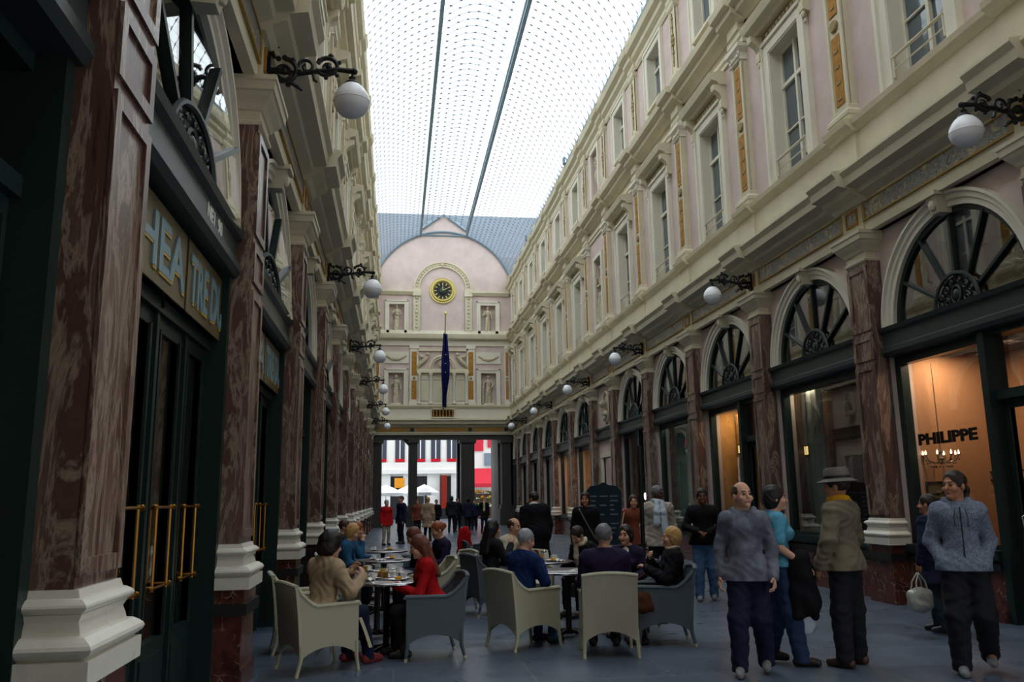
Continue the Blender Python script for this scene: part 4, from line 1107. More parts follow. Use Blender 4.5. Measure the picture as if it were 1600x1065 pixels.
def pot_plant(x, y, z, lab, s=1):
    t = thing('potted_plant', lab, 'plant', (x, y, z)); random.seed(int(y*10)); m = MB(); m.lathe([(.1, 0), (.15, .25), (.16, .27), (.13, .27)], (0, 0, 0), 14); obj('pot', m, 'off_white', t, smooth=30)
    m = MB()
    for i in range(90):
        a = random.uniform(0, 2*PI); h = random.uniform(.35, 1.1)*s; rr = random.uniform(.05, .42)*s; c = Vector((rr*math.cos(a), rr*math.sin(a), h)); d = Vector((math.cos(a+random.uniform(-1, 1)), math.sin(a+random.uniform(-1, 1)), random.uniform(-.5, .5))).normalized()*.13; sd = d.cross(Vector((0, 0, 1))).normalized()*.035
        m.add([c-d*.5, c+sd, c+d*.6, c-sd, c+Vector((0, 0, .012))], [(0, 1, 4), (1, 2, 4), (2, 3, 4), (3, 0, 4), (0, 3, 2, 1)])
    obj('foliage', m, 'leaf_green', t)
    m = MB()
    for i in range(7): a = i*.9; m.tube([(0, 0, .2), (.1*math.cos(a), .1*math.sin(a), .5*s), (.25*math.cos(a), .25*math.sin(a), .95*s)], .008, 4)
    obj('stems', m, 'leaf_green', t)
pot_plant(8.1, 9.2, 3.9, 'leafy green plant seen through the nearest right fanlight, right side'); pot_plant(8.0, 10.9, 3.9, 'thin green plant seen through the nearest right fanlight, left side', .8)

# bits in the far shops
for y, c in ((32.0, 'white_bulb'),):
    t = thing('table_lamp', 'white lit lamp shade inside the orange shop past the narrow doorway', 'lamp', (7.95, y, .86)); m = MB(); m.lathe([(.08, 0), (.02, .04), (.015, .5)], (0, 0, .06), 10); obj('base', m, 'brass', t, smooth=True); m = MB(); m.lathe([(.16, .0), (.15, .45)], (0, 0, .62), 16); obj('lamp_shade', m, c, t, smooth=True)
    m = MB(); m.box(-.3, .3, -.4, .4, -.8, .06); obj('stand', m, 'brown_wall', t)

# ------------------------------------------------------------------ outside: white street front, awnings, parasols
plaster('white_render', srgb(226, 224, 218), var=.06); plain('window_dark', srgb(66, 70, 80), .2); fabric('awning_red', srgb(196, 52, 66), 30); fabric('banner_red', srgb(190, 24, 40), 30); fabric('banner_brick', srgb(140, 44, 34), 30)
fabric('parasol_white', srgb(246, 246, 244), 30); plain('flower_green', srgb(96, 120, 40), .6); plaster('amber_sign', srgb(226, 150, 30))
def street_front():
    Y = 75
    t = thing('town_house', 'white rendered town house with tall grey windows seen through the end opening', 'building', (3, Y, 0)); t.location = (0, Y, 0)
    m = MB(); m.box(-14, 5.9, 0, 6, 0, 13); m.box(-14, 5.9, -.5, 0, 3.9, 4.25); m.box(-14, 5.9, -.3, 0, 4.25, 4.9)
    for x in (-5.5, -3.4, -1.0, 1.2, 3.3, 5.4): m.box(x-.55, x+.55, -.25, 0, 0, 3.9)
    obj('wall', m, 'white_render', t)
    for i, x in enumerate((-4.4, -2.6, -1.25, .35, 2.15, 3.5, 4.9)):
        w_ = obj('window', MB().box(x-.42, x+.42, -.06, .05, 5.0, 7.6), 'window_dark', t)
        obj('mullion', MB().box(x-.05, x+.05, -.09, -.06, 5.0, 7.6), 'white_render', w_); obj('flower_box', MB().box(x-.42, x+.42, -.3, -.06, 4.95, 5.2), 'banner_red', w_)
    for x, c in ((-4.4, 'black'), (-2.2, 'black'), (.1, 'black'), (2.25, 'black'), (4.35, 'black')): obj('doorway', MB().box(x-.55, x+.55, -.05, .05, 0, 3.7), c, t)
    t2 = thing('corner_house', 'white and grey house with a pink poster above a red awning, right end opening', 'building', (0, Y, 0))
    m = MB(); m.box(6.1, 20, .5, 6, 0, 13); obj('wall', m, 'white_render', t2)
    m = MB(); m.box(7.9, 9.2, .3, .5, 4.6, 5.7); obj('grey_balcony', m, 'slate', t2)
    m = MB(); m.box(6.8, 7.8, .35, .5, 5.9, 8); m.box(8.2, 9.3, .35, .5, 6.2, 8); obj('poster', m, 'awning_red', t2)
    t3 = thing('awning', 'red shop awning over a flower display in the right end opening', 'awning', (0, Y-1.6, 0))
    m = MB(); m.extrude([(0, 2.9), (1.9, 4.3), (1.9, 4.35), (0, 2.98)], 0, 6.3, 9.6); m.box(6.3, 9.6, -.02, .0, 2.65, 2.95); obj('canopy', m, 'awning_red', t3)
    m = MB(); m.tube([(6.4, .1, 2.9), (6.4, 1.9, 2.4)], .03, 5); m.tube([(9.5, .1, 2.9), (9.5, 1.9, 2.4)], .03, 5); obj('arm', m, 'iron', t3)
    t4 = thing('flower_stall', 'stepped stall of yellow and green flowers below the red awning', 'stall', (0, Y-1.2, 0))
    m = MB(); m.box(6.5, 9.4, .4, 1.2, 0, 2.1); m.box(6.5, 9.4, 0, .5, 0, 1.0); m.box(6.5, 9.4, .2, .8, 0, 1.6); obj('shelves', m, 'brown_wall', t4)
    random.seed(9); m = MB()
    for i in range(150):
        lv = i % 3; m.cm = random.choice((0, 0, 1, 2)); m.ball((random.uniform(6.6, 9.3), (.2, .45, .8)[lv]+random.uniform(-.15, .15), (1.05, 1.66, 2.15)[lv]+random.uniform(0, .2)), random.uniform(.07, .13), 6, 4)
    o = obj('flowers', m, ['flower_green', 'amber_sign', 'off_white'], t4); o['kind'] = 'stuff'
    tag(obj('sign_board', MB().box(-.1, .75, Y-.36, Y-.28, 2.7, 3.55), 'amber_sign'), 'amber shop sign on the white town house left of the middle opening', 'sign')
    def banner(x0, x1, z0, z1, y, mat, lab):
        t = thing('street_banner', lab, 'banner', (0, y, 0)); A = [[(x0+(x1-x0)*j/8, .04*math.sin(j*1.4), z) for j in range(9)] for z in (z0, z1)]; m = MB(); m.solid(A, [[(a, b+.02, c) for a, b, c in r] for r in A]); obj('cloth', m, mat, t)
        m = MB(); m.tube([(x0, .0, 0), (x0, .0, z1+.1)], .03, 6); obj('pole', m, 'iron', t)
    banner(3.9, 4.45, .9, 3.75, 74.4, 'banner_brick', 'dark red vertical banner by a doorway of the white town house')
    banner(4.7, 5.15, .5, 2.3, 66, 'banner_red', 'bright red upright banner beside the big end pillar')
    def parasol(x, y, r, lab):
        t = thing('parasol', lab, 'parasol', (x, y, 0), group='white parasols outside the end opening'); m = MB(); m.tube([(0, 0, 0), (0, 0, 2.75)], .03, 8); obj('pole', m, 'off_white', t, smooth=True)
        m = MB(); vs = [(0, 0, 2.75)]
        for rr, z in ((r*.5, 2.5), (r, 2.15), (r, 1.95)):
            for k in range(8): a = k*PI/4+PI/8; vs.append((rr*math.cos(a), rr*math.sin(a), z))
        fs = [(0, 1+k, 1+(k+1) % 8) for k in range(8)]
        for q in range(2): fs += [(1+q*8+k, 9+q*8+k, 9+q*8+(k+1) % 8, 1+q*8+(k+1) % 8) for k in range(8)]
        m.add(vs, fs); obj('canopy', m, 'parasol_white', t, recalc=False); m = MB(); m.lathe([(.25, 0), (.25, .1), (.05, .15)], (0, 0, 0), 12); obj('base', m, 'dark_stone', t)
    parasol(-.7, 62.5, 1.35, 'leftmost white parasol in the left end opening'); parasol(.95, 66.5, 1.35, 'white parasol partly behind the left end pillar'); parasol(2.05, 61.5, 1.15, 'white parasol standing in the middle end opening')
street_front()
# ------------------------------------------------------------------ smooth bodies: distance fields polygonised on a grid
class Field:
    def __init__(s, lo, hi, h):
        s.lo = np.array(lo, float); s.h = h
        s.n = np.ceil((np.array(hi)-s.lo)/h).astype(int)+1
        s.D = np.full(tuple(s.n), .3, np.float32)
        s.ax = [(s.lo[i]+h*np.arange(s.n[i])).astype(np.float32) for i in range(3)]
    def sub(s, lo, hi):
        a = np.clip(np.floor((np.array(lo)-s.lo)/s.h).astype(int), 0, s.n); b = np.clip(np.ceil((np.array(hi)-s.lo)/s.h).astype(int)+1, 0, s.n)
        sl = tuple(slice(a[i], b[i]) for i in range(3))
        if any(b[i] <= a[i] for i in range(3)): return None, None
        return sl, (s.ax[0][sl[0]][:, None, None], s.ax[1][sl[1]][None, :, None], s.ax[2][sl[2]][None, None, :])
    def comb(s, sl, d, k, cut=False):
        D = s.D[sl]
        if cut:
            d = -d
            if k > 0:
                t = np.clip(.5-.5*(D-d)/k, 0, 1); s.D[sl] = D*(1-t)+d*t+k*t*(1-t)
            else: s.D[sl] = np.maximum(D, d)
        else:
            if k > 0:
                t = np.clip(.5+.5*(D-d)/k, 0, 1); s.D[sl] = D*(1-t)+d*t-k*t*(1-t)
            else: s.D[sl] = np.minimum(D, d)
    def cap(s, a, b, ra, rb=None, k=.02, flat=None, cut=False):
        """tapered limb; flat = (unit direction, factor) squeezes the section along that direction"""
        rb = ra if rb is None else rb
        a = np.array(a, float); b = np.array(b, float); R = max(ra, rb)+k+.05
        sl, g = s.sub(np.minimum(a, b)-R, np.maximum(a, b)+R)
        if sl is None: return
        ab = b-a; L = float(ab@ab)+1e-12
        px, py, pz = g[0]-a[0], g[1]-a[1], g[2]-a[2]
        t = np.clip((px*ab[0]+py*ab[1]+pz*ab[2])/L, 0, 1)
        qx, qy, qz = px-t*ab[0], py-t*ab[1], pz-t*ab[2]
        q2 = qx*qx+qy*qy+qz*qz
        if flat is not None:
            f, w_ = flat; e = qx*f[0]+qy*f[1]+qz*f[2]; q2 = q2+e*e*(1/w_**2-1)
        s.comb(sl, np.sqrt(q2)-(ra+(rb-ra)*t), k, cut)
    def ell(s, c, r, k=.02, R=None, cut=False):
        c = np.array(c, float); r = np.array(r, float); m = r.max()+k+.05
        sl, g = s.sub(c-m, c+m)
        if sl is None: return
        p = [g[i]-c[i] for i in range(3)]
        if R is not None:   # R rows: local axes
            p = [p[0]*R[i][0]+p[1]*R[i][1]+p[2]*R[i][2] for i in range(3)]
        k0 = np.sqrt((p[0]/r[0])**2+(p[1]/r[1])**2+(p[2]/r[2])**2); k1 = np.sqrt((p[0]/r[0]**2)**2+(p[1]/r[1]**2)**2+(p[2]/r[2]**2)**2)+1e-9
        s.comb(sl, k0*(k0-1)/k1, k, cut)
    def plane(s, n, c):      # keep n.p < c
        s.D = np.maximum(s.D, (s.ax[0][:, None, None]*n[0]+s.ax[1][None, :, None]*n[1]+s.ax[2][None, None, :]*n[2]-c).astype(np.float32))
    def folds(s, amp, f=26, seed=0):
        x, y, z = s.ax[0][:, None, None], s.ax[1][None, :, None], s.ax[2][None, None, :]
        s.D = s.D+(amp*(np.sin(x*f+2.2*np.sin(z*f*.45+seed)+y*f*.6)*np.sin(z*f*.8+seed*1.7+1.5*np.sin(y*f*.5+x*f*.3)))).astype(np.float32)
    def mesh(s, name, mats, pick=None):
        D = s.D; S = D < 0; n = D.shape
        c = np.zeros((n[0]-1, n[1]-1, n[2]-1), np.int8)
        for dx in (0, 1):
            for dy in (0, 1):
                for dz in (0, 1): c += S[dx:n[0]-1+dx, dy:n[1]-1+dy, dz:n[2]-1+dz]
        act = (c > 0) & (c < 8); I = np.argwhere(act)
        idx = np.full(act.shape, -1, np.int32); idx[act] = np.arange(len(I))
        i, j, k = I.T; V = {}
        for dx in (0, 1):
            for dy in (0, 1):
                for dz in (0, 1): V[dx, dy, dz] = D[i+dx, j+dy, k+dz]
        acc = np.zeros((len(I), 3)); cnt = np.zeros(len(I))
        corners = list(V)
        for a in corners:
            for b in corners:
                if sum(abs(a[q]-b[q]) for q in range(3)) != 1 or a > b: continue
                m = (V[a] < 0) != (V[b] < 0); t = np.where(m, V[a]/(V[a]-V[b]+1e-12), 0)
                for q in range(3): acc[:, q] += np.where(m, a[q]+t*(b[q]-a[q]), 0)
                cnt += m
        P = s.lo+s.h*(I+acc/np.maximum(cnt, 1)[:, None])
        Q = []
        for ax in range(3):
            sh = [slice(1, n[q]-1) for q in range(3)]; sh[ax] = slice(0, n[ax]-1); sh2 = list(sh); sh2[ax] = slice(1, n[ax])
            A = S[tuple(sh)]; B = S[tuple(sh2)]; e = np.argwhere(A != B)
            if not len(e): continue
            fl = A[tuple(e.T)]; off = [1, 1, 1]; off[ax] = 0; e = e+np.array(off)
            u, v = (ax+1) % 3, (ax+2) % 3
            def cell(du, dv):
                q = e.copy(); q[:, u] -= du; q[:, v] -= dv; return idx[tuple(q.T)]
            f = np.stack([cell(1, 1), cell(0, 1), cell(0, 0), cell(1, 0)], 1); f[~fl] = f[~fl][:, ::-1]; Q.append(f)
        Q = np.concatenate(Q); Q = Q[(Q >= 0).all(1)]
        me = bpy.data.meshes.new(name); nf = len(Q)
        me.vertices.add(len(P)); me.vertices.foreach_set('co', P.astype(np.float32).ravel())
        me.loops.add(nf*4); me.loops.foreach_set('vertex_index', Q.astype(np.int32).ravel())
        me.polygons.add(nf); me.polygons.foreach_set('loop_start', np.arange(0, nf*4, 4, dtype=np.int32))
        for m in mats: me.materials.append(MATS[m])
        if pick is not None:
            me.polygons.foreach_set('material_index', pick(P[Q].mean(1)).astype(np.int32))
        me.update(calc_edges=True); me.polygons.foreach_set('use_smooth', np.ones(nf, bool)); me.validate(); return me

def V3(*a): return np.array(a, float)
def unit(v): v = np.array(v, float); return v/(np.linalg.norm(v)+1e-12)
def rotz(a): c, s = math.cos(a), math.sin(a); return np.array([[c, -s, 0], [s, c, 0], [0, 0, 1]])
def rotx(a): c, s = math.cos(a), math.sin(a); return np.array([[1, 0, 0], [0, c, -s], [0, s, c]])
def roty(a): c, s = math.cos(a), math.sin(a); return np.array([[c, 0, s], [0, 1, 0], [-s, 0, c]])

def skin(name, col): fabric(name, col, 90, .5, .05); return name
skin('skin_fair', srgb(206, 158, 134)); skin('skin_tan', srgb(176, 124, 96)); skin('skin_brown', srgb(112, 74, 56)); skin('skin_dark', srgb(84, 56, 44))
plain('lips', srgb(160, 84, 78), .4); plain('eye', srgb(34, 26, 24), .2)
for nm, c in (('hair_black', (22, 18, 18)), ('hair_dark', (40, 27, 22)), ('hair_auburn', (104, 52, 32)), ('hair_blonde', (190, 150, 92)), ('hair_grey', (150, 152, 158)), ('hair_salt', (112, 114, 118)), ('hair_ginger', (150, 78, 44)), ('hair_brown', (70, 44, 30))):
    m_, nt_, o_ = newmat(nm); p_ = pbsdf(nt_, o_, srgb(*c), .5, 0, .4)
    tc_ = node(nt_, 'ShaderNodeTexCoord').outputs['Object']; mp_ = node(nt_, 'ShaderNodeMapping'); mp_.inputs['Scale'].default_value = (1, 1, .22); nt_.links.new(tc_, mp_.inputs[0])
    f_ = noise(nt_, mp_.outputs[0], 130, 3); nt_.links.new(ramp(nt_, f_, [(.3, mul(srgb(*c), .6)), (.7, mul(srgb(*c), 1.3))]), p_.inputs['Base Color']); bump(nt_, f_, p_, .6, .006); MATS[nm] = m_

def person(label, loc, rz, H=1.72, sit=False, seat=.41, lean=0., twist=0., turn=0., nod=0., tilt=0., armR=None, armL=None, legR=None, legL=None,
           wide=1., bust=0., belly=0., skin='skin_fair', top=('c', .02), hem=None, sleeve=True, pants='jeans', pant_r=1., shoes='shoe_black', hair=('hair_dark', 'short'),
           vox=.008, extras=None, group=None, open_v=None, curl=.7, handR=None, handL=None, neckline=0., step=0.):
    """a figure facing local +y, its right side at local +x. Arms are (elbow, wrist), legs (knee, ankle) in local metres at 1.75 m height."""
    k = H/1.75
    t = thing('person', label, 'person', loc, rz, group)
    P = {}
    if sit:
        hz = (seat+.10)/k; P['hip'] = [V3(.09, 0, hz), V3(-.09, 0, hz)]; pel = V3(0, 0, hz+.02)
        dk = [(V3(.13, .43, hz-.02), V3(.13, .43, .09)), (V3(-.13, .43, hz-.02), V3(-.13, .43, .09))]
    else:
        P['hip'] = [V3(.09, 0, .93), V3(-.09, 0, .93)]; pel = V3(0, 0, .96)
        dk = [(V3(.10, .03+step*.5, .50), V3(.11, -.02+step, .09)), (V3(-.10, .03-step*.3, .50), V3(-.11, -.02-step, .09+abs(step)*.1))]
    legs = [tuple(V3(*q) for q in (legR or dk[0])), tuple(V3(*q) for q in (legL or dk[1]))]
    RT = rotz(twist) @ rotx(-lean)
    def tor(x, y, z): return pel+RT @ V3(x, y, z)
    waist, chest, neck = tor(0, 0, .15), tor(0, .0, .36), tor(0, -.015, .50)
    sh = [tor(.165*wide, -.01, .432), tor(-.165*wide, -.01, .432)]
    fwd = RT @ V3(0, 1, 0)
    HR = rotz(twist+turn) @ roty(tilt) @ rotx(-(lean*.4+nod))
    hc = neck+(RT @ V3(0, .02, .09))*.6+HR @ V3(0, .015, .105)
    HS = 1.08
    def hd(x, y, z): return hc+HR @ (V3(x, y, z)*HS)
    da = []
    for s_, q in ((1, sh[0]), (-1, sh[1])):
        if sit: da.append((q+V3(s_*.05, .06, -.27), q+V3(-s_*.02, .30, -.28)))
        else: da.append((q+V3(s_*.06, -.03, -.29), q+V3(s_*.07, .05, -.53)))
    arms = [tuple(V3(*q) for q in (armR or da[0])), tuple(V3(*q) for q in (armL or da[1]))]
    allp = np.array([hc+V3(0, 0, .14), *[x for a in arms for x in a], *[x for a in legs for x in a], *P['hip'], neck, *sh])*1.0
    lo = allp.min(0)-.30; hi = allp.max(0)+.30; lo[2] = -.02 if not extras or not extras.get('float') else lo[2]
    def mk(h): return Field(lo, hi, h/k)
    def torso(F, g, K=.05):
        fl = (fwd, .68)
        F.cap(P['hip'][0]*[.8, 1, 1], P['hip'][1]*[.8, 1, 1], .105*wide+g, k=K, flat=((0, 1, 0), .95))
        F.cap(pel, waist, .125*wide+g, .115*wide+g+belly*.5, K, (fwd, .78)); F.cap(waist, chest, .115*wide+g+belly*.4, .145*wide+g, K, (fwd, .70))
        F.cap(tor(.10*wide, -.0, .40), tor(-.10*wide, -.0, .40), .085+g, k=K)
        if belly: F.ell(tor(0, .06, .12), V3(.13, .11, .14)+g, K)
        if bust:
            for s_ in (-1, 1): F.ell(tor(s_*.075, .085, .31), V3(.065, .055+.02*bust, .065)+g*.6, .03)
        F.cap(sh[0], sh[1], .042+g, k=K)
        for q in sh: F.cap(neck+(neck-chest)*.12, q+(neck-q)*.15, .045+g*.6, .042+g, k=.05)
    def arm(F, i, g, K=.02, wr=1.0):
        e, w_ = arms[i]; u = w_+(w_-e)*0
        F.cap(sh[i], e, .048+g, .040+g, .04); F.cap(e, e+(w_-e)*wr, .041+g, .027+g*wr, K)
    def leg(F, i, g, K=.03, r=1.):
        h_, (kn, an) = P['hip'][i], legs[i]
        F.cap(h_, kn, .088+g, .055*r+g, .05); F.cap(kn, an, .056*r+g, .036*r+g, K)
    # ---- body
    F = mk(vox); torso(F, 0); F.cap(neck-(neck-chest)*.15, hd(0, -.02, -.06), .054, .05, .03)
    for i in (0, 1):
        arm(F, i, 0); leg(F, i, 0)
        an = legs[i][1]; kn = legs[i][0]; fd = unit(V3(0, 1, 0)); F.cap(an, an+fd*.13+V3(0, 0, -.05), .035, .028, .02)
    # head
    F.ell(hd(0, -.012, .025), HS*V3(.074, .094, .098), .02, HR.T); F.ell(hd(0, .022, -.045), HS*V3(.056, .066, .072), .03, HR.T)
    F.cap(hd(-.03, .078, .026), hd(.03, .078, .026), .013, k=.012); F.cap(hd(0, .085, .012), hd(0, .107, -.028), .009, .014, .01)
    F.ell(hd(0, .072, -.092), HS*V3(.024, .022, .02), .02, HR.T)
    for s_ in (-1, 1):
        F.ell(hd(s_*.038, .066, -.030), HS*V3(.026, .022, .024), .02, HR.T); F.ell(hd(s_*.031, .098, .004), HS*V3(.017, .013, .011), .008, HR.T, cut=True)
        F.ell(hd(s_*.031, .080, .004), HS*V3(.013, .011, .009), .002, HR.T); F.ell(hd(s_*.076, -.008, -.008), HS*V3(.010, .02, .032), .006, HR.T)
    F.cap(hd(-.02, .084, -.060), hd(.02, .084, -.060), .0085, k=.006)
    # hands
    for i, s_ in ((0, 1), (1, -1)):
        e, w_ = arms[i]; spec = handR if i == 0 else handL
        d = unit(w_-e) if not spec or spec[0] is None else unit(spec[0])
        nrm = V3(-s_, 0, -.0) if abs(d[2]) > .6 else V3(0, 0, -1)
        if spec and len(spec) > 1: nrm = unit(spec[1])
        nrm = unit(nrm-d*(nrm@d)); sd = np.cross(nrm, d)*(-s_)          # thumb side
        pc = w_+d*.045; F.cap(w_, w_+d*.08, .026, .034, .012, (nrm, .55))
        for q, (ln, sp) in enumerate(((.072, .027), (.08, .009), (.074, -.009), (.06, -.027))):
            b = w_+d*.088+sd*sp; c1 = b+unit(d+nrm*curl*.45)*ln*.5; c2 = c1+unit(d*(1-curl*.55)+nrm*curl*1.1)*ln*.5
            F.cap(b-d*.01, c1, .0098, .0088, .004); F.cap(c1, c2, .0088, .0072, .004)
        tb = w_+d*.025+sd*.024; t1 = tb+unit(d*.6+sd*.75+nrm*.35)*.04; t2 = t1+unit(d*.9+sd*.15+nrm*.45)*.032
        F.cap(tb, t1, .0125, .0105, .008); F.cap(t1, t2, .0105, .0085, .004)
    hcc, HI = hc, HR.T
    def pick(C):
        q = (C-hcc) @ HR/HS; m = np.zeros(len(C))
        for s_ in (-1, 1): m[(np.linalg.norm((q-[s_*.031, .088, .004])/[.013, .014, .0085], axis=1) < 1)] = 2; m[(np.abs(q[:, 0]-s_*.033) < .02) & (np.abs(q[:, 2]-.030) < .0055) & (q[:, 1] > .07)] = 3
        m[(np.abs(q[:, 0]) < .024) & (np.abs(q[:, 2]+.060) < .009) & (q[:, 1] > .078)] = 1
        return m
    hm = hair[0] if hair else 'hair_dark'
    def fin(nm, F, mats, pk=None, par=None, sc=k):
        me = F.mesh(nm, mats, pk); o = bpy.data.objects.new(nm, me); COL.objects.link(o); o.parent = par or t; o.scale = (1, 1, 1)
        me.transform(Matrix.Scale(k, 4)); return o
    body = fin('body', F, [skin, 'lips', 'eye', hm], pick)
    # ---- trousers
    if pants:
        F = mk(vox*1.25); F.cap(P['hip'][0]*[.8, 1, 1], P['hip'][1]*[.8, 1, 1], .118*wide, k=.05); F.cap(pel, waist, .13*wide, .122*wide, .05, (fwd, .8))
        for i in (0, 1):
            h_, (kn, an) = P['hip'][i], legs[i]; F.cap(h_, kn, .100, .070*pant_r, .05); F.cap(kn, an+(an-kn)*.06, .070*pant_r, .056*pant_r, .03)
        F.folds(.0065, 40, 1.3); w_ = waist; n_ = RT @ V3(0, 0, 1); F.plane(n_, n_ @ (waist+n_*.02)); F.plane((0, 0, -1), -.035)
        fin('trousers', F, [pants])
    # ---- shoes
    if shoes:
        for i in (0, 1):
            F = Field(legs[i][1]-V3(.12, .16, .16), legs[i][1]+V3(.12, .28, .08), vox*.9)
            an, kn = legs[i][1], legs[i][0]; lift = max(0, an[2]-.09); fd = V3(0, 1, -lift*1.5)
            F.cap(an-fd*.05+V3(0, 0, -.045), an+fd*.15+V3(0, 0, -.055), .042, .036, .02); F.cap(an, an+V3(0, 0, -.05), .046, .045, .02); F.cap(an+V3(0, .03, -.02), an+fd*.13+V3(0, 0, -.045), .04, .032, .02)
            F.plane((0, 0, 1), an[2]+.0); F.plane((0, 0, -1), -(lift+.004) if lift < .02 else -(an[2]-.11))
            fin('shoe', F, [shoes])
    # ---- top garment
    if top:
        mat, g = top[0], top[1]; F = mk(vox*1.25); torso(F, g, .05)
        for i in (0, 1):
            if sleeve is True: arm(F, i, g*.95, .025, .97)
            elif sleeve: e = sh[i]+(arms[i][0]-sh[i])*sleeve; F.cap(sh[i], e, .055+g, .05+g, .04)
        if hem is not None and not sit:
            z = hem; F.cap(pel+V3(0, 0, .02), V3(0, pel[1], z-.05), .15*wide+g*.6, .165*wide+g*.8, .05, ((0, 1, 0), .75)); F.cap(V3(.085*wide, 0, z), V3(-.085*wide, 0, z), .125+g*.8, k=.06); F.cap(V3(.085*wide, 0, z-.12), V3(-.085*wide, 0, z-.12), .125+g*.8, k=.06)
        if hem is not None and sit:
            for i in (0, 1): F.cap(P['hip'][i], P['hip'][i]+(legs[i][0]-P['hip'][i])*hem, .108+g*.5, .085+g*.5, .05)
            F.cap(pel+V3(0, -.04, 0), pel+V3(0, -.06, -.05), .14, .13, .05)
        F.cap(neck-(neck-chest)*.2, neck+(hc-neck)*.22, .064+g*.3, .058+g*.2, .03)
        F.folds(.008 if g > .03 else .005, 46, 2.1)
        nn = unit(hc-neck); F.plane(nn, nn @ (neck+nn*(.035+neckline)))
        if not sit: F.plane((0, 0, -1), -(hem if hem is not None else .88))
        else:
            if hem is None: F.plane((0, 0, -1), -(pel[2]-.07))
        if open_v: # front opening showing the shirt
            F.cap(neck+fwd*.10+V3(0, 0, -.02), tor(0, .17, .5-open_v), .05, .004, .01, cut=True)
        fin('top', F, [mat])
    if open_v:
        F = mk(vox*1.25); torso(F, .006, .05); F.plane((0, 0, -1), -(pel[2])); F.plane((0, 0, 1), neck[2]+.02); fin('shirt', F, [extras.get('shirt', 'off_white') if extras else 'off_white'])
    # ---- hair
    if hair:
        F = mk(vox); st = hair[1]
        if st != 'bald_sides':
            F.ell(hd(0, -.018, .036), HS*V3(.084, .102, .098), .01, HR.T)
        else: F.ell(hd(0, -.022, .030), HS*V3(.080, .096, .088), .01, HR.T)
        if st in ('bob', 'long', 'bushy'):
            F.ell(hd(0, -.035, -.01), HS*V3(.092, .085, .105), .02, HR.T)
        if st == 'bushy':
            F.ell(hd(0, -.02, .03), HS*V3(.112, .112, .115), .02, HR.T); F.ell(hd(0, -.05, -.04), HS*V3(.115, .085, .09), .02, HR.T)
        if st == 'long':
            for s_ in (-.05, 0, .05): F.cap(hd(s_, -.07, .0), tor(s_*1.5, -.12, .30), .05, .035, .03)
            F.cap(hd(.07, -.03, .0), tor(.09, -.04, .40), .03, .02, .02); F.cap(hd(-.07, -.03, .0), tor(-.09, -.04, .40), .03, .02, .02)
        if st == 'ponytail':
            F.cap(hd(0, -.10, .02), hd(0, -.15, -.03), .03, .028, .02); F.cap(hd(0, -.15, -.03), hd(0, -.14, -.16), .028, .014, .02)
        if st == 'bun': F.ell(hd(0, -.12, .03), HS*V3(.04, .035, .04), .02, HR.T)
        # clear the face
        F.ell(hd(0, .105, -.03), HS*V3(.066, .085, .10), .012, HR.T, cut=True)
        F.ell(hd(0, .10, -.10), HS*V3(.09, .10, .06), .012, HR.T, cut=True)
        if st in ('short', 'bald_sides'):
            nn = HR @ V3(0, .25, -1); nn = unit(nn); F.plane(nn, nn @ hd(0, -.05, -.062))
        if st == 'bald_sides': F.ell(hd(0, .05, .10), HS*V3(.062, .135, .075), .01, HR.T, cut=True)
        F.folds(.0035, 60, .5)
        fin('hair', F, [hair[0]])
    info = dict(t=t, k=k, hd=hd, tor=tor, neck=neck, hc=hc, HR=HR, arms=arms, sh=sh, pel=pel, legs=legs, fwd=fwd, RT=RT, mk=mk, fin=fin, body=body, vox=vox)
    if extras:
        for nm, a in extras.items():
            if nm in EXTRA: EXTRA[nm](info, a)
    return info
EXTRA = {}
def ex_scarf(I, a):
    mat, tails = a[:2]; SRAD = a[2] if len(a) > 2 else .030; F = I['mk'](I['vox']); nk = I['neck']+(I['hc']-I['neck'])*.28
    n = 12; pts = [nk+I['RT'] @ V3(.078*math.cos(2*PI*i/n), .078*math.sin(2*PI*i/n)+.01, .012*math.sin(4*PI*i/n)) for i in range(n)]
    for i in range(n): F.cap(pts[i], pts[(i+1) % n], SRAD, k=.015)
    for x, dz in tails: F.cap(nk+I['RT'] @ V3(x, .10, -.02), I['tor'](x*1.2, .155, .36), .036, .05, .02); F.cap(I['tor'](x*1.2, .155, .36), I['tor'](x*1.5, .165, .45-dz), .05, .06, .02, (I['fwd'], .6))
    F.folds(.004, 50, .7); I['fin']('scarf', F, [mat])
EXTRA['scarf'] = ex_scarf
def ex_hood(I, mat):
    F = I['mk'](I['vox']*1.2); nk = I['neck']
    for s_ in (-1, 1):
        F.cap(nk+I['RT'] @ V3(s_*.03, .085, -.03), nk+I['RT'] @ V3(s_*.09, .01, .02), .028, .036, .02); F.cap(nk+I['RT'] @ V3(s_*.09, .01, .02), nk+I['RT'] @ V3(s_*.05, -.09, .0), .036, .05, .03)
    F.ell(nk+I['RT'] @ V3(0, -.11, -.04), V3(.10, .05, .09), .03); F.folds(.004, 40, .2); I['fin']('hood', F, [mat])
EXTRA['hood'] = ex_hood
def ex_zip(I, a):
    m = MB(); k = I['k']; pts = [I['tor'](.0, .113+.012*math.sin(i*.5), .47-.062*i)*k+I['fwd']*.017*k for i in range(9)]; m.tube(pts, .006, 6); obj('zip', m, 'black', I['t'], smooth=True)
    for s_ in (-1, 1):
        m = MB(); m.tube([I['tor'](s_*.04, .115, .46)*k+I['fwd']*.02, I['tor'](s_*.055, .13, .38)*k+I['fwd']*.02, I['tor'](s_*.05, .125, .30)*k+I['fwd']*.022], .004, 5); obj('drawstring', m, 'black', I['t'], smooth=True)
EXTRA['zip'] = ex_zip
